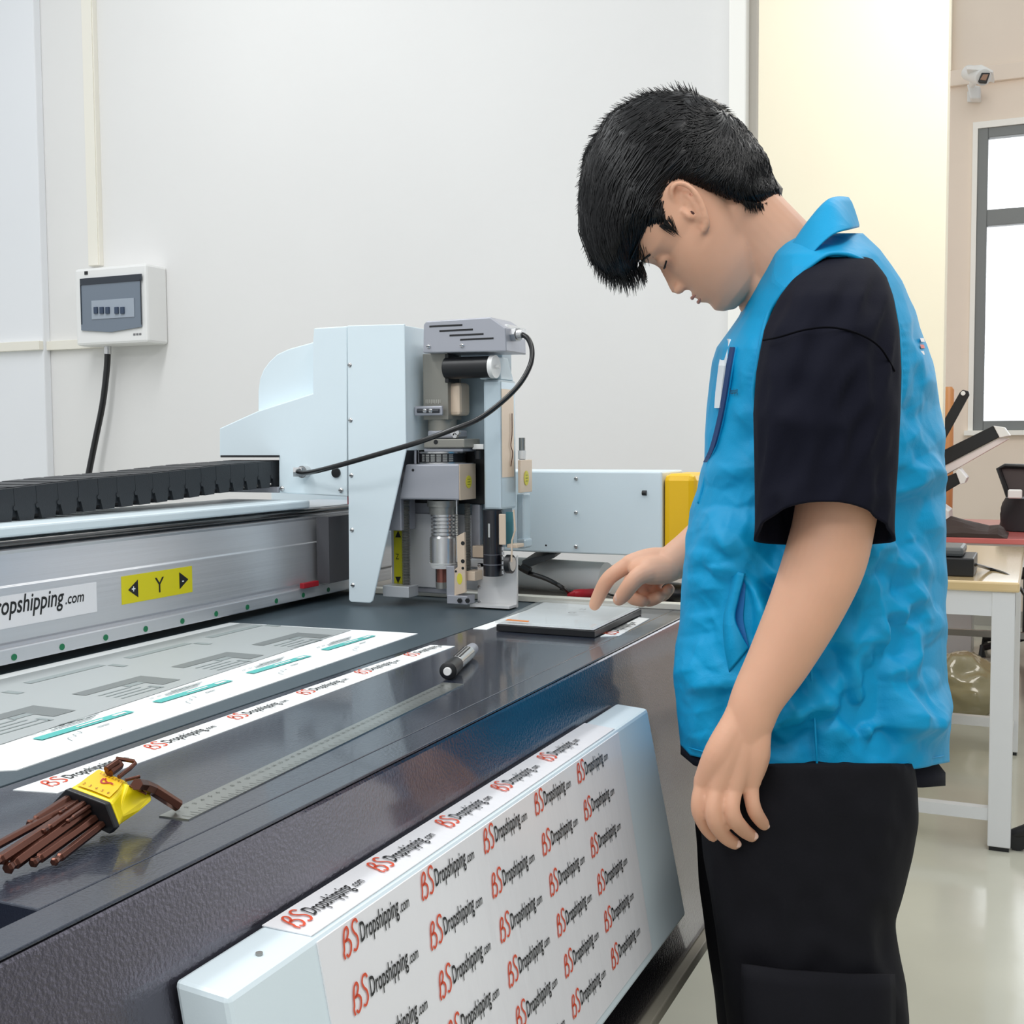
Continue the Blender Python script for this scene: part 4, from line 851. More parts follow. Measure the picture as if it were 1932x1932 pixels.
# left arm, hanging
limb(hb_, [Q(1576, 590, 1.385), Q(1588, 800, 1.312), Q(1582, 930, 1.295), Q(1566, 1020, 1.29)], [.052, .047, .0450, .0437], 32)
limb(hb_, [Q(1574, 985, 1.292), Q(1555, 1060, 1.290), Q(1518, 1150, 1.290), Q(1470, 1245, 1.292), Q(1430, 1315, 1.292), Q(1413, 1362, 1.295), Q(1398, 1410, 1.298)], [.0440, .0445, .0405, .0345, .0290, .0268, .0225], 32)
# left hand
def fing(pts, rad, n=14): limb(hb_, [Q(*p) for p in pts], rad, n, sub=6)
WD = 1.295
for kx, ky, kd in ((1327, 1482, 1.300), (1353, 1492, 1.290), (1384, 1492, 1.288), (1416, 1482, 1.295)):
    fing([(1420+(kx-1375)*.12, 1318, WD-.001), (1410+(kx-1375)*.35, 1362, WD-.003), ((kx+1410+(kx-1375)*.5)/2, 1420, WD-.006), (kx, ky-6, kd)], [.020, .0185, .0165, .0115], 16)
fing([(1406, 1362, WD+.004), (1376, 1420, WD+.010), (1360, 1460, WD+.014)], [.022, .022, .016], 18)
fing([(1420, 1370, WD+.006), (1425, 1420, WD+.008), (1420, 1460, WD+.008)], [.017, .017, .013], 18)
fing([(1327, 1478, 1.300), (1319, 1512, 1.298), (1321, 1536, 1.302), (1333, 1562, 1.318), (1345, 1577, 1.33)], [.0100, .0092, .0090, .0080, .0070])
fing([(1353, 1488, 1.290), (1346, 1525, 1.284), (1350, 1552, 1.288), (1368, 1578, 1.305), (1386, 1591, 1.318)], [.0106, .0094, .0095, .0085, .0074])
fing([(1384, 1488, 1.288), (1380, 1522, 1.281), (1386, 1546, 1.285), (1403, 1566, 1.302), (1418, 1577, 1.315)], [.0104, .0093, .0094, .0084, .0073])
fing([(1415, 1480, 1.295), (1419, 1512, 1.292), (1425, 1532, 1.297), (1436, 1549, 1.31), (1443, 1557, 1.318)], [.0098, .0086, .0086, .0077, .0067])
fing([(1385, 1385, 1.318), (1350, 1430, 1.332), (1334, 1475, 1.34), (1338, 1520, 1.348)], [.016, .0135, .0115, .009])
# right arm, reaching to the plates
limb(hb_, [Q(1560, 560, 1.64), Q(1510, 760, 1.70), Q(1440, 930, 1.73), Q(1395, 975, 1.735)], [.054, .047, .043, .042], 24)
limb(hb_, [Q(1410, 965, 1.735), Q(1350, 1008, 1.72), Q(1300, 1042, 1.705), Q(1268, 1062, 1.70), Q(1240, 1072, 1.705)], [.041, .0375, .0300, .0262, .020], 28)
# right hand
def fr(pts, rad, n=14): limb(hb_, [Q(*p) for p in pts], rad, n, sub=6)
for (x, y, d_) in ((1190, 1062, 1.715), (1203, 1070, 1.735), (1222, 1082, 1.755), (1240, 1092, 1.77)):
    fr([(1272, 1062, 1.70), ((1272+x)/2, (1062+y)/2-6, (1.70+d_)/2), (x, y, d_)], [.021, .018, .0135], 16)
fr([(1262, 1074, 1.69), (1228, 1076, 1.69), (1205, 1074, 1.70)], [.020, .021, .015], 18)
fr([(1190, 1062, 1.715), (1157, 1084, 1.722), (1143, 1099, 1.728), (1130, 1124, 1.742), (1122, 1141, 1.752)], [.0125, .0115, .0112, .0105, .0090])      # pointing finger
fr([(1235, 1078, 1.685), (1207, 1086, 1.678), (1190, 1103, 1.68), (1176, 1122, 1.69), (1168, 1131, 1.697)], [.0160, .0135, .0125, .0115, .0095])          # thumb
fr([(1204, 1072, 1.735), (1188, 1102, 1.745), (1192, 1126, 1.742), (1212, 1134, 1.725)], [.0122, .0110, .0105, .0092])
fr([(1222, 1082, 1.755), (1212, 1112, 1.755), (1222, 1132, 1.742), (1243, 1126, 1.72)], [.0120, .0108, .0102, .0092])
fr([(1240, 1092, 1.765), (1236, 1112, 1.755), (1248, 1124, 1.74), (1262, 1112, 1.72)], [.0110, .0098, .0095, .0088])
body_me = voxel(hb_, .0021, 2)
body_me.materials.append(skin)
body_me.name = 'body'
PB = Q(1520, 2600, BD); PB.z = 0
man = thing('person', 'person in blue vest, black T-shirt and black trousers bending over the table', 'person', PB)
def link(name, me, m=None, parent=man):
    o = bpy.data.objects.new(name, me); C.objects.link(o)
    if m: me.materials.append(m)
    o.parent = parent; o.matrix_parent_inverse = Matrix.Translation(-man.location); return o
body = link('body', body_me)
def pobj(name, bm, m, parent=man, **k):
    o = obj(name, bm, m, None, **k); o.parent = parent; o.matrix_parent_inverse = Matrix.Translation(-man.location); return o
# lashes, brows, lips, nostril, ear hollow, nails
def hline(nm, pts, r, m, n=8):
    bm = bmesh.new(); tube(bm, spline([HPt(*p) for p in pts], 4), [x*S for x in ([r]*(4*(len(pts)-1)+1))], n); return pobj(nm, bm, m, smooth='all')
for sg in (1, -1):
    hline('eyelash', [(103, -20, 62*sg), (113, -24, 52*sg), (117, -25, 42*sg), (113, -25, 30*sg)], 1.7, hairm)
    hline('eyebrow', [(112, 12, 70*sg), (128, 16, 52*sg), (133, 14, 34*sg), (134, 12, 20*sg)], 2.2, hairm)
for nm, vv, uu in (('upper_lip', -101, 124), ('lower_lip', -115, 123)):
    bm = bmesh.new(); tube(bm, spline([HPt(uu-7, vv-(2 if vv > -105 else -3), 28), HPt(uu+3, vv, 14), HPt(uu+5.5, vv, 0), HPt(uu+3, vv, -14), HPt(uu-7, vv-(2 if vv > -105 else -3), -28)], 5), [x*S for x in np.interp(np.arange(21), [0, 6, 10, 14, 20], [1.0, 3.0, 3.8, 3.0, 1.0])], 12); pobj(nm, bm, lipm, smooth='all')
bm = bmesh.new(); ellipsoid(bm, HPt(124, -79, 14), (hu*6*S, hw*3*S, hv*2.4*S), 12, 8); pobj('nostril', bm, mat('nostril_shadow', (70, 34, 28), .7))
dx, dy = 1306-1303, 402-398
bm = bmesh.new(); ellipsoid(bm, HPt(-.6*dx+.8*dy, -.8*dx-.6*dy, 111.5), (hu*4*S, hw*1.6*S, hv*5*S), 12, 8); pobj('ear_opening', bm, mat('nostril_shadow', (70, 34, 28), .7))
def nail(x, y, d, ax, s=.0055):
    bm = bmesh.new(); c = Q(x, y, d); a_ = (Rt*ax[0]+Dn*ax[1]).normalized(); b_ = Fw.cross(a_).normalized(); ellipsoid(bm, c, (a_*s*1.15, b_*s, -Fw*s*.45), 14, 8); return pobj('fingernail', bm, mat('nail', (228, 190, 172), .3), smooth='all')
nail(1169, 1125, 1.6885, (-.6, .75), .0075)
nail(1391, 1592, 1.3115, (.8, .6), .0045); nail(1423, 1577, 1.3085, (.8, .6), .0045); nail(1446, 1557, 1.3125, (.7, .7), .004); nail(1349, 1577, 1.3245, (.8, .6), .004)

# --- hair: shell and strands
HP_ = [(1089, 400), (1092, 340), (1104, 292), (1120, 255), (1150, 216), (1190, 188), (1240, 172), (1300, 170), (1350, 189), (1400, 229), (1438, 278), (1451, 300), (1458, 330), (1478, 356), (1473, 378), (1440, 388), (1400, 381), (1350, 364), (1310, 352), (1286, 346), (1270, 352), (1262, 372), (1264, 400), (1272, 430), (1262, 442), (1245, 432), (1225, 434), (1211, 446), (1206, 470), (1206, 500), (1200, 516), (1170, 528), (1140, 520), (1116, 498), (1102, 468), (1093, 435)]
HC = (1268, 302)
def inpoly(x, y):
    c = False; n = len(HP_)
    for i in range(n):
        x1, y1 = HP_[i]; x2, y2 = HP_[(i+1) % n]
        if (y1 > y) != (y2 > y) and x < (x2-x1)*(y-y1)/(y2-y1)+x1: c = not c
    return c
def bdist(x, y, idx=None):
    best = 1e9; n = len(HP_)
    for i in (idx or range(n)):
        x1, y1 = HP_[i]; x2, y2 = HP_[(i+1) % n]; L2 = (x2-x1)**2+(y2-y1)**2; t = max(0, min(1, ((x-x1)*(x2-x1)+(y-y1)*(y2-y1))/L2)); best = min(best, math.hypot(x-x1-t*(x2-x1), y-y1-t*(y2-y1)))
    return best
NO = len(HP_); OUT = list(range(0, 14))+list(range(29, NO)); INN = list(range(14, 29))
def HH(x, y):   # half thickness in px at a point of the side view
    do = bdist(x, y, OUT); di = bdist(x, y, INN)
    h = 118*(1-max(0, 1-do/120)**2.2)**.55
    h -= 22*max(0, 1-di/40)**2
    # keep just above the head surface
    return max(h, 2)
bmh = bmesh.new(); NR, NA = 26, 150; ringsn = {}
for sg in (1, -1):
    grid = []
    for k in range(NA):
        t = 2*math.pi*k/NA; cx, cy = math.cos(t), math.sin(t); r = 0
        for rr_ in range(1, 300):
            if not inpoly(HC[0]+cx*rr_, HC[1]+cy*rr_): break
            r = rr_
        col_ = []
        for j in range(1, NR+1):
            s_ = (j/NR)**.75; x, y = HC[0]+cx*r*s_, HC[1]+cy*r*s_; h = HH(x, y) if j < NR else (0 if bdist(x, y, OUT) < bdist(x, y, INN) else HH(x, y))
            wob = noise.noise(Vector((x*.03, y*.05, sg*3)))*5
            col_.append(bmh.verts.new(Q(x, y, HD-sg*(h+(wob if j < NR-1 else 0))*S)))
        grid.append(col_)
    cvt = bmh.verts.new(Q(HC[0], HC[1], HD-sg*HH(*HC)*S))
    for k in range(NA):
        a_, b_ = grid[k], grid[(k+1) % NA]
        bmh.faces.new((cvt, a_[0], b_[0]) if sg > 0 else (cvt, b_[0], a_[0]))
        for j in range(NR-1): bmh.faces.new((a_[j], a_[j+1], b_[j+1], b_[j]) if sg > 0 else (a_[j], b_[j], b_[j+1], a_[j+1]))
    ringsn[sg] = [g[-1] for g in grid]
for k in range(NA):
    a_, b_ = ringsn[1], ringsn[-1]; bmh.faces.new((a_[k], b_[k], b_[(k+1) % NA], a_[(k+1) % NA]))
hair = pobj('hair', bmh, hairm, smooth='all')
# strands follow the flow from the crown to the hairline
KEYS = [(-1, [(1300, 176), (1230, 180), (1160, 212), (1112, 285), (1096, 370), (1096, 440), (1118, 500)]), (-.66, [(1330, 195), (1250, 200), (1180, 245), (1135, 330), (1118, 410), (1128, 470), (1150, 520)]),
 (-.33, [(1350, 215), (1290, 235), (1225, 285), (1180, 350), (1160, 420), (1170, 480), (1185, 522)]), (-.05, [(1370, 235), (1320, 270), (1270, 320), (1228, 370), (1205, 420), (1200, 470), (1202, 512)]),
 (.05, [(1370, 235), (1325, 275), (1290, 315), (1268, 355), (1258, 395), (1264, 425), (1282, 446)]), (.35, [(1375, 235), (1350, 270), (1335, 300), (1322, 320), (1316, 335), (1310, 345), (1306, 353)]),
 (.7, [(1385, 235), (1392, 265), (1396, 300), (1396, 330), (1396, 350), (1398, 370), (1404, 388)]), (1, [(1390, 224), (1425, 262), (1445, 296), (1455, 325), (1462, 345), (1468, 362), (1478, 378)])]
def flow(a, t, off=(0, 0)):
    for (a0, k0), (a1, k1) in zip(KEYS, KEYS[1:]):
        if a <= a1: break
    m = (a-a0)/(a1-a0); f_ = t*6; i = min(int(f_), 5); f_ -= i
    x0, y0 = (k0[i][q]*(1-m)+k1[i][q]*m for q in (0, 1)); x1, y1 = (k0[i+1][q]*(1-m)+k1[i+1][q]*m for q in (0, 1)); w_ = (1-t)**2
    return x0+(x1-x0)*f_+off[0]*w_, y0+(y1-y0)*f_+off[1]*w_
bms = bmesh.new()
def strand(pts, r0):
    n = len(pts); rad = [r0*(1-(.82*(i/(n-1))**2)) for i in range(n)]; rad[0] *= .4; tube(bms, pts, rad, 3, False)
rnd = random.Random(11)
for i in range(5200):
    sg = 1 if rnd.random() < .66 else -1
    a = rnd.uniform(-1, 1); t0 = rnd.random()**.8*.86; t1 = min(1.0, t0+.14+rnd.random()*.22); cr = (rnd.uniform(-50, 40), rnd.uniform(-35, 35)); lift = rnd.uniform(-1, 5); ph = rnd.uniform(0, 6); amp = rnd.uniform(1, 5)
    
    pts = []; ok = True
    for j in range(7):
        t = t0+(t1-t0)*j/6; x, y = flow(a, t, cr); x += math.sin(t*9+ph)*amp*1.2; y += math.cos(t*8+ph)*amp*1.2
        ins = inpoly(x, y)
        if not ins and j == 0: ok = False; break
        h = HH(x, y) if ins else 0
        if not ins and pts: h = last*.9
        last = h
        pts.append(Q(x, y, HD-sg*(h+lift*(.3+.7*j/6))*S))
    if ok: strand(pts, rnd.uniform(.0006, .0016))
for i in range(1500):   # loose ends round the outline
    k = rnd.choice(OUT); x1, y1 = HP_[k]; x2, y2 = HP_[(k+1) % NO]; t = rnd.random(); x, y = x1+(x2-x1)*t, y1+(y2-y1)*t
    ox, oy = x-HC[0], y-HC[1]; L = math.hypot(ox, oy); ox /= L; oy /= L; tx, ty = (oy, -ox) if x < 1330 else (-oy, ox)
    if y > 440: tx, ty = .5, .6
    ln = rnd.uniform(14, 40); w0 = rnd.uniform(-70, 70); rk = rnd.uniform(0, 16) if x < 1330 else rnd.uniform(0, 8)
    pts = [Q(x-ox*8+tx*ln*s+ox*(6+rk)*s*s, y-oy*8+ty*ln*s+oy*(6+rk)*s*s, HD-w0*S*.5) for s in (0, .25, .5, .75, 1)]
    strand(pts, rnd.uniform(.0004, .0011))
for i in range(300):   # nape and sideburn fringes
    if i % 2: x, y = rnd.uniform(1400, 1476), 0; y = interp([(1400, 378), (1440, 384), (1476, 370)], x); dx_, dy_ = rnd.uniform(-.1, .5), 1
    else: x, y = 0, 0; tt = rnd.random(); x, y = 1243+23*tt+rnd.uniform(-2, 2), 428-24*tt; kk = rnd.uniform(.35, 1); dx_, dy_ = (1281-x+rnd.uniform(-5, 5))*kk, (448-y+rnd.uniform(-8, 3))*kk
    if i % 2 == 0 and i % 6: continue
    ln = rnd.uniform(10, 24) if i % 2 else 1
    pd = abs((x-1372)*.68-(y-400)*.73); h0 = (107+rnd.uniform(-1, 2) if i % 2 == 0 else max(HH(x, y-8), 93*math.sqrt(max(0, 1-(pd/93)**2)))+rnd.uniform(-2, 3))
    strand([Q(x+dx_*ln*s, y+dy_*ln*s, HD-(h0-4*s)*S) for s in (0, .33, .66, 1)], rnd.uniform(.0004, .0009))
for i in range(2600):   # crown
    x, y = rnd.uniform(1325, 1455), rnd.uniform(180, 330)
    if not inpoly(x, y): continue
    ox, oy = x-1372, y-212; L = math.hypot(ox, oy)+1e-6; an = math.atan2(oy, ox)+rnd.uniform(-.35, .35); ln = rnd.uniform(18, 48); sg = 1 if rnd.random() < .7 else -1; l0 = rnd.uniform(0, 4); pts = []
    for j in range(5):
        xx, yy = x+math.cos(an+.12*j)*ln*j/4, y+math.sin(an+.12*j)*ln*j/4
        if not inpoly(xx, yy): break
        pts.append(Q(xx, yy, HD-sg*(HH(xx, yy)+l0)*S))
    if len(pts) > 2: strand(pts, rnd.uniform(.0006, .0014))
pobj('hair_strands', bms, hairm, parent=man, smooth='all')

# --- T-shirt
def bodyring(xl, xr, y, dc, hw_, n=120, ex=2.5, yof=None, amp=0, fr_=3, seed=0):
    out = []
    for k in range(n):
        t = 2*math.pi*k/n; c, s = math.cos(t), math.sin(t); e_ = 2/ex
        x = (xl+xr)/2+(xr-xl)/2*math.copysign(abs(c)**e_, c); dd_ = hw_*math.copysign(abs(s)**e_, s); yy = y+(yof(x, s, y) if yof else 0)
        p = Q(x, yy, dc+dd_)
        if amp:
            nn = (Rt*c/(max(xr-xl, 1)*.00035)+Fw*s/hw_*.3); nn = (Rt*c + Fw*s).normalized()
            q = Vector((p.x*fr_*1.4, p.y*fr_*1.4, p.z*fr_*.8+seed)); q += Vector((noise.noise(q*1.3), noise.noise(q*1.3+Vector((9, 0, 0))), 0))*.5
            v_ = noise.noise(q)*.6 + (1-abs(noise.noise(q*1.9+Vector((5, 5, 5)))*2))*.5 + (1-abs(noise.noise(q*3.7+Vector((1, 5, 8)))*2))*.22 - .4
            p += nn*v_*amp
        out.append(p)
    return out
HEMY = lambda x: interp([(1278, 1400), (1300, 1425), (1350, 1438), (1450, 1455), (1600, 1465), (1700, 1455), (1792, 1438)], x)
TSF = [(452, 1510, 1612, .09), (474, 1486, 1638, .15), (495, 1470, 1652, .172), (530, 1446, 1668, .176), (600, 1422, 1700, .17), (700, 1395, 1725, .16), (900, 1365, 1735, .152), (1100, 1332, 1740, .15), (1300, 1315, 1745, .152), (1440, 1300, 1765, .166)]
bm = bmesh.new()
rgs = [bodyring(interp([(a[0], a[1]) for a in TSF], y), interp([(a[0], a[2]) for a in TSF], y), y, BD, interp([(a[0], a[3]) for a in TSF], y), 100) for y in range(452, 1440, 20)]
hemr = lambda dy, ins=0: [Q(x, interp([(1278, 1418), (1310, 1445), (1400, 1462), (1600, 1484), (1740, 1486), (1792, 1482)], x)+dy, BD+d) for x, d in ((lambda c, s: (1534+(250-ins)*math.copysign(abs(c)**.8, c), (.172-ins*.0007)*math.copysign(abs(s)**.8, s)))(math.cos(2*math.pi*k/100), math.sin(2*math.pi*k/100)) for k in range(100))]
rgs += [hemr(-25), hemr(0), hemr(0, 5), hemr(-30, 6)]
loft(bm, rgs); pobj('tshirt_body', bm, teem, smooth='all')
# near sleeve with cuff
SL = [(478, 1560, 1622, 1.41, .02), (490, 1530, 1648, 1.395, .045), (520, 1500, 1672, 1.375, .072), (560, 1470, 1686, 1.350, .085), (620, 1442, 1697, 1.330, .088), (700, 1427, 1701, 1.310, .085), (780, 1421, 1699, 1.296, .078), (860, 1423, 1695, 1.287, .070), (920, 1424, 1690, 1.284, .066), (965, 1424, 1688, 1.282, .066), (982, 1422, 1690, 1.282, .067)]
def sleeve(SL, sgn, yo, nm, cuff=True):
    bm = bmesh.new(); rg_ = []; n = 96
    ys = list(np.linspace(SL[0][0], SL[-1][0], 46))
    def mk(y, ins=0, dy=0):
        xl, xr, dc, hd_ = (interp([(a[0], a[i]) for a in SL], y) for i in (1, 2, 3, 4)); xl += ins; xr -= ins; hd_ -= ins*S; out = []
        wt_ = max(0, (y-800)/(SL[-1][0]-800))
        for k in range(n):
            t = 2*math.pi*k/n; c, s = math.cos(t), math.sin(t)
            x = (xl+xr)/2+(xr-xl)/2*math.copysign(abs(c)**.85, c); yy = y+dy+wt_*yo(c, s)
            p = Q(x, yy, dc+hd_*math.copysign(abs(s)**.9, s)); q = Vector((x*.011+.004*yy, yy*.0045, s*1.2+2)); v_ = (1-abs(noise.noise(q*1.6)*2.2))*.6+noise.noise(q*3.1)*.4-.3
            edge = min(1, (y-SL[0][0])/90)
            if abs(c) < .97: p += (Rt*c+Fw*s).normalized()*(v_*.013*edge)*(1-abs(c)**4)
            out.append(p)
        return out
    rg_ = [mk(y) for y in ys]
    if cuff:
        e = ys[-1]; rg_ += [mk(e, 0, 4), mk(e, 4, 5), mk(e, 8, 0), mk(e, 10, -60), mk(e, 14, -110)]
    loft(bm, rg_); return pobj(nm, bm, teem, smooth='all')
sleeve(SL, 1, lambda c, s: 34-74*max(0, -s)**1.3+8*max(0, s), 'left_sleeve')
bm = bmesh.new()   # cuff seam and shoulder seam as stitched ridges
pts = [Q(x, y, d_) for x, y, d_ in ((1440, 642, 1.275), (1470, 636, 1.248), (1520, 622, 1.237), (1570, 618, 1.236), (1620, 630, 1.238), (1660, 655, 1.246), (1688, 700, 1.268))]
tube(bm, spline(pts, 6), .0011, 6); pobj('sleeve_seam', bm, mat('seam_black', (8, 8, 14), 1, spec=.1), smooth='all')
SR = [(500, 1520, 1640, 1.66, .03), (560, 1480, 1660, 1.68, .08), (700, 1440, 1620, 1.70, .085), (850, 1395, 1560, 1.72, .08), (930, 1375, 1520, 1.73, .075)]
sleeve(SR, 1, lambda c, s: 0, 'right_sleeve')

# --- vest
VF = [(440, 1470), (470, 1452), (520, 1430), (560, 1412), (600, 1394), (640, 1366), (660, 1352), (690, 1343), (730, 1338), (780, 1333), (830, 1330), (880, 1331), (930, 1319), (985, 1306), (1040, 1296), (1100, 1288), (1160, 1285), (1220, 1280), (1290, 1277), (1350, 1276), (1400, 1279), (1470, 1284)]
VB = [(440, 1628), (470, 1660), (500, 1682), (530, 1702), (580, 1724), (630, 1741), (690, 1759), (766, 1773), (890, 1779), (1015, 1783), (1139, 1787), (1300, 1790), (1470, 1793)]
VW = [(440, .10), (460, .145), (480, .178), (500, .186), (530, .190), (600, .192), (700, .189), (900, .182), (1150, .182), (1300, .186), (1470, .188)]
AH = [(1562, 480), (1530, 500), (1500, 526), (1472, 556), (1450, 592), (1437, 640), (1428, 690), (1421, 745), (1428, 790), (1437, 815), (1440, 860), (1450, 900), (1480, 930), (1550, 945), (1630, 930), (1672, 890), (1688, 830), (1696, 760), (1699, 690), (1694, 620), (1682, 560), (1662, 515), (1630, 492), (1598, 480)]
def pin(poly_, x, y):
    c = False; n = len(poly_)
    for i in range(n):
        x1, y1 = poly_[i]; x2, y2 = poly_[(i+1) % n]
        if (y1 > y) != (y2 > y) and x < (x2-x1)*(y-y1)/(y2-y1)+x1: c = not c
    return c
AHD = [(p.x, p.y) for p in spline([(x, y, 0) for x, y in AH], 4, True)]
CR = []
rc = random.Random(21)
for i in range(16):
    an = rc.uniform(0, math.pi); lam = rc.choice((55, 70, 90, 120, 170, 230)); CR.append((math.cos(an), math.sin(an), lam, rc.uniform(0, 1), Vector((rc.uniform(0, 50), rc.uniform(0, 50), rc.uniform(0, 50)))))
def creases(x, y, s):
    h = 0; X_ = x+s*60+noise.noise(Vector((x*.012, y*.012, 3+s)))*9; Y_ = y+noise.noise(Vector((x*.012, y*.012, 8+s)))*9
    for cx, cy, lam, ph, o in CR:
        u_ = (X_*cx+Y_*cy)/lam+ph; t_ = abs((u_ % 1)-.5)*2
        m_ = noise.noise(Vector((X_*.0075, Y_*.0075, s))+o)*2.2
        if m_ > 0: h += min(m_, 1)*(t_-.5)*lam*.00016
    return h
bm = bmesh.new(); NV = 340; NY = 270; vr = []; meta = []
for j in range(NY+1):
    f_ = j/NY; row = []; mr = []
    for k in range(NV):
        t = 2*math.pi*k/NV; c, s = math.cos(t), math.sin(t)
        y = 440+f_*(1460-440)
        xl, xr = interp(VF, y), interp(VB, y); hwid = interp(VW, y)
        x = (xl+xr)/2+(xr-xl)/2*math.copysign(abs(c)**.8, c)
        y2 = 440+f_*(HEMY(x)-440)
        d_ = hwid*math.copysign(abs(s)**.8, s); p = Q(x, y2, BD+d_)
        a_ = min(1, max(0, (y2-500)/200)); 
        q = Vector((x*.0125, y2*.009, s*1.5+k*.0)); q += Vector((noise.noise(q*1.1), noise.noise(q*1.1+Vector((9, 3, 0))), 0))*.6
        r1 = 1-abs(noise.noise(q*.85+Vector((2, 2, 2)))*2.4); r2 = 1-abs(noise.noise(q*1.8+Vector((5, 5, 5)))*2.6); r3 = 1-abs(noise.noise(Vector((q.x*3.9+q.y*1.6, q.y*2.4-q.x, q.z)))*2.8)
        v_ = max(r1, 0)**2*.75+max(r2, 0)**2*.42+max(r3, 0)**2*.22-.55
        sil = 1-abs(c)**3*.85
        wy = min(1, max(0, (960-y2)/160)); a_ *= (1-wy)+wy*min(1, max(.08, (x-1375)/70))
        ahf = 1
        if s < 0 and y2 < 980 and 1380 < x < 1745: ahf = min(1, min(math.hypot(x-q0, y2-q1) for q0, q1 in AHD)/28)
        if s < 0: ahf *= min(1, max(.1, (math.hypot((x-1392)*1.6, (y2-1165)*.7)-45)/40))
        if y2 > 1380: a_ *= max(.15, 1-(y2-1380)/80)
        p += (Rt*c+Fw*s).normalized()*max(-.014, v_*.0022+creases(x, y2, s)*1.15)*a_*sil*ahf
        row.append(bm.verts.new(p)); mr.append((x, y2, s))
    vr.append(row); meta.append(mr)
for j in range(NY):
    for k in range(NV):
        k2 = (k+1) % NV; xm = (meta[j][k][0]+meta[j+1][k2][0])/2; ym = (meta[j][k][1]+meta[j+1][k2][1])/2
        if abs(meta[j][k][2]) > .3 and pin(AH, xm, ym): continue
        bm.faces.new((vr[j][k], vr[j][k2], vr[j+1][k2], vr[j+1][k]))
for v in [v for v in bm.verts if not v.link_faces]: bm.verts.remove(v)
vest = pobj('vest', bm, vestm, smooth='all')
so = vest.modifiers.new('solid', 'SOLIDIFY'); so.thickness = .0025; so.offset = -1
def vsurf(x, y, off=.004):   # near surface of the vest at a pixel of the side view
    xl, xr, hwid = interp(VF, y), interp(VB, y), interp(VW, y); cx = (xl+xr)/2; a_ = (xr-xl)/2
    u_ = min(.999, abs((x-cx)/a_)**1.25); s = math.sqrt(max(0, 1-u_*u_))**.8
    return Q(x, y, BD-(hwid*s+off))
# armhole binding
bm = bmesh.new(); apts = [vsurf(x, y, .003) for x, y in AH[-2:]+AH[:13]]
tube(bm, spline(apts, 6), .0028, 8); apts = [vsurf(x, y, .003) for x, y in AH[15:]]; tube(bm, spline(apts, 6), .0028, 8); pobj('armhole_hem', bm, vestm, smooth='all')
# collar: folded band from the near front over the nape to the far side
near_in = [(1352, 690), (1372, 650), (1405, 606), (1432, 572), (1455, 528), (1482, 478), (1520, 425), (1560, 384)]
near_top = [(1353, 686), (1376, 642), (1411, 598), (1441, 562), (1464, 520), (1491, 471), (1527, 412), (1567, 366)]
near_out = [(1362, 692), (1398, 652), (1440, 604), (1470, 562), (1502, 520), (1536, 476), (1572, 444), (1606, 434)]
dn_ = [.015, .03, .05, .068, .078, .084, .082, .066]
dn2 = [.012, .04, .075, .098, .112, .122, .120, .095]
def crow(P_, D_, extra):
    half = [Q(x, y, 1.50-d) for (x, y), d in zip(P_, D_)]; back = [Q(*extra, 1.50)]; far = [Q(x, y, 1.50+d) for (x, y), d in zip(P_, D_)][::-1]
    return spline(half+back+far, 6)
rin = crow([(x+6, y+26) for x, y in near_in], [d*.92 for d in dn_], (1588, 416)); r0 = crow(near_in, dn_, (1592, 380)); r1 = crow(near_top, [d+.004 for d in dn_], (1602, 367)); r2 = crow([((a_[0]*.45+b_[0]*.55), (a_[1]*.45+b_[1]*.55)) for a_, b_ in zip(near_top, near_out)], [(a_+b_)/2+.012 for a_, b_ in zip(dn_, dn2)], (1612, 398)); r3 = crow(near_out, [d+.010 for d in dn2], (1622, 430))
bm = bmesh.new(); loft(bm, [rin, r0, r1, r2, r3], cap=False, closed=False); cl = pobj('collar', bm, vestm, parent=man, smooth='all')
so = cl.modifiers.new('solid', 'SOLIDIFY'); so.thickness = .003; so.offset = 0
sb = cl.modifiers.new('sub', 'SUBSURF'); sb.levels = sb.render_levels = 1
# front placket: white zip tape, far front panel, seams, pocket
bm = bmesh.new()
zp = [(1372, 640), (1362, 690), (1356, 740), (1354, 770)]
L = [vsurf(x-5, y, .010) for x, y in zp]; Rr_ = [vsurf(x+6, y, .010) for x, y in zp]
loft(bm, [L, Rr_], cap=False, closed=False); o = pobj('zip_tape', bm, mat('white_tape', (232, 238, 242), .6)); m_ = o.modifiers.new('s', 'SOLIDIFY'); m_.thickness = .002; m_.offset = 0
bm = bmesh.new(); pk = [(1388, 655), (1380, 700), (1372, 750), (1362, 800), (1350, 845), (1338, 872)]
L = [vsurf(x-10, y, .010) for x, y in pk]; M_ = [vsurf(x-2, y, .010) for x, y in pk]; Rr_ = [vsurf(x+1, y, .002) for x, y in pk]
loft(bm, [spline(a_, 5) for a_ in (L, M_)], cap=False, closed=False); o = pobj('front_opening', bm, mat('vest_inner_dark_cloth', (20, 58, 110), .7)); m_ = o.modifiers.new('s', 'SOLIDIFY'); m_.thickness = .002; m_.offset = 0  # dark blue inner cloth along the front edge
bm = bmesh.new(); tube(bm, spline([vsurf(x, y, .004) for x, y in pk+[(1330, 905), (1318, 950)]], 5), .0022, 8)
tube(bm, spline([vsurf(x, y, .0035) for x, y in ((1532, 1040), (1534, 1130), (1530, 1240), (1536, 1340), (1542, 1452))], 8), .0014, 6)
tube(bm, spline([vsurf(x, y-14, .0015) for x, y in [(xx, HEMY(xx)) for xx in range(1300, 1781, 20)]], 2), .0009, 6)
pobj('vest_seams', bm, vestm, smooth='all')
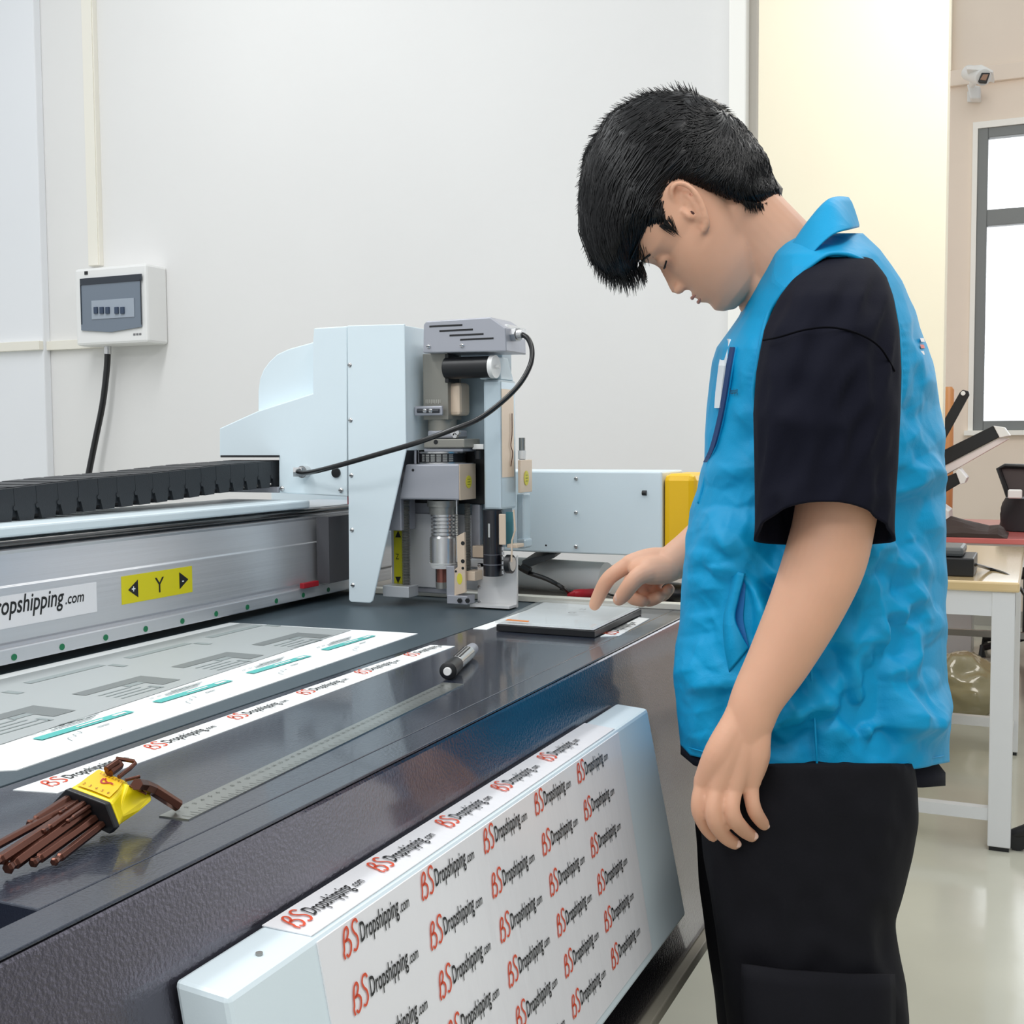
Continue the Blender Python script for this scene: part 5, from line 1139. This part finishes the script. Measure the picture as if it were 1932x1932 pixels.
bm = bmesh.new(); wl = [[vsurf(x, y, o_) for x, y, o_ in r_] for r_ in ([(1384, 1076, .006), (1377, 1120, .006), (1366, 1170, .006), (1368, 1220, .006), (1376, 1268, .004)], [(1405, 1082, .012), (1393, 1128, .013), (1386, 1165, .014), (1397, 1195, .013), (1412, 1222, .006)])]
loft(bm, [spline(a_, 5) for a_ in wl], cap=False, closed=False); o = pobj('pocket_welt', bm, vestm, smooth='all'); m_ = o.modifiers.new('s', 'SOLIDIFY'); m_.thickness = .003; m_.offset = 0
bm = bmesh.new(); wl = [[vsurf(x, y, o_) for x, y, o_ in r_] for r_ in ([(1402, 1084, .006), (1391, 1128, .006), (1385, 1165, .006), (1395, 1195, .006), (1410, 1222, .005)], [(1408, 1086, .004), (1405, 1128, .0045), (1402, 1165, .0045), (1407, 1195, .0045), (1413, 1222, .004)])]
loft(bm, [spline(a_, 5) for a_ in wl], cap=False, closed=False); o = pobj('pocket_opening', bm, vestd)
bm = bmesh.new(); p0 = vsurf(1376, 744, .007); p1 = vsurf(1390, 742, .007); uu = (p1-p0).normalized(); put_text(bm, 'Dropshipping', p0, uu, Vector((0, 0, 1)), .010, 0, .25, .01, .017); pobj('chest_print', bm, blackink)
bm = bmesh.new(); 
for k, (mi, y) in enumerate(((0, 640), (1, 652), (0, 664), (1, 675))):
    a_ = [vsurf(x, y+dy, .005) for x, dy in ((1736, -2), (1743, -2))]; b_ = [vsurf(x, y+dy, .005) for x, dy in ((1738, 5), (1745, 5))]
    poly(bm, [a_[0], a_[1], b_[1], b_[0]], mi)
pobj('back_print', bm, [mat('white_print', (236, 232, 232), .5), redink])

# --- trousers
bm = bmesh.new()
def legring(y, xl, xr, dc, hw_, seed, n=72, amp=.012):
    out = []
    for k in range(n):
        t = 2*math.pi*k/n; c, s = math.cos(t), math.sin(t); x = (xl+xr)/2+(xr-xl)/2*math.copysign(abs(c)**.85, c); p = Q(x, y, dc+hw_*math.copysign(abs(s)**.85, s))
        q = Vector((x*.008, y*.006, s+seed)); v_ = (1-abs(noise.noise(q*1.3)*2))*.6+(1-abs(noise.noise(q*2.9)*2))*.3-.4
        p += (Rt*c+Fw*s).normalized()*v_*amp*(1-abs(c)**6*.8); out.append(p)
    return out
NL = [(1440, 1345, 1725), (1500, 1332, 1732), (1560, 1322, 1733), (1612, 1327, 1723), (1682, 1340, 1706), (1739, 1349, 1689), (1806, 1357, 1699), (1859, 1364, 1711), (1930, 1372, 1716), (2100, 1390, 1700), (2400, 1420, 1660), (2530, 1425, 1650)]
FL = [(1440, 1330, 1700), (1500, 1314, 1700), (1548, 1311, 1700), (1668, 1319, 1670), (1770, 1333, 1660), (1894, 1351, 1650), (2100, 1370, 1640), (2400, 1420, 1610), (2500, 1425, 1610)]
for T_, dc, hw_, sd in ((NL, 1.405, .095, 0), (FL, 1.60, .092, 7)):
    ys = np.linspace(T_[0][0], T_[-1][0], 60); g = lambda i, y: interp([(a_[0], a_[i]) for a_ in T_], y)
    loft(bm, [legring(y, g(1, y), g(2, y), dc, hw_*interp([(1440, 1), (1900, .98), (2500, .8)], y), sd) for y in ys])
loft(bm, [ringp(1350, 1722, y, BD, w_, 60) for y, w_ in ((1380, .15), (1420, .178), (1480, .182), (1560, .175), (1620, .14))])
me = voxel(bm, .006, 4); me.name = 'trousers'; link('trousers', me, pantm)
def ls(x, y, off): 
    g = lambda i: interp([(a_[0], a_[i]) for a_ in NL], y); cx = (g(1)+g(2))/2; a_ = (g(2)-g(1))/2; u_ = min(.98, abs((x-cx)/a_)**(1/.85)); return Q(x, y, 1.405-(.096*math.sqrt(1-u_*u_)**.85+off))
bm = bmesh.new(); px_ = np.linspace(1400, 1688, 24); tops = interp
rows = [[ls(x, np.interp(x, [1400, 1480, 1600, 1688], [1820, 1831, 1839, 1840])+dy, .004+o_+.004*math.sin(x*.05)) for x in px_] for dy, o_ in ((0, .0), (1, .012), (30, .015), (60, .018), (110, .022), (180, .020), (250, .016), (252, 0))]
loft(bm, rows, cap=False, closed=False); o = pobj('cargo_pocket', bm, pantm, smooth='all'); m_ = o.modifiers.new('s', 'SOLIDIFY'); m_.thickness = .003; m_.offset = 0
for d_, x0 in ((1.40, 1530), (1.60, 1518)):   # shoes
    f0 = Q(x0, 2500, d_); f0.z = 0; fd = Vector((-Rt.x, -Rt.y, 0)).normalized(); sd_ = fd.cross(Vector((0, 0, 1)))
    bm = bmesh.new(); rg_ = []
    for t, wv, hv_ in ((-.09, .02, .06), (-.085, .036, .085), (-.03, .038, .10), (.04, .040, .085), (.10, .046, .06), (.15, .044, .048), (.178, .03, .036), (.185, .012, .02)):
        rg_.append([f0+fd*t+sd_*(wv*math.cos(a_))+Vector((0, 0, max(.0, hv_*(.5+.62*math.sin(a_))))) for a_ in (2*math.pi*k/24 for k in range(24))])
    loft(bm, rg_); pobj('shoe', bm, blk, smooth='all')
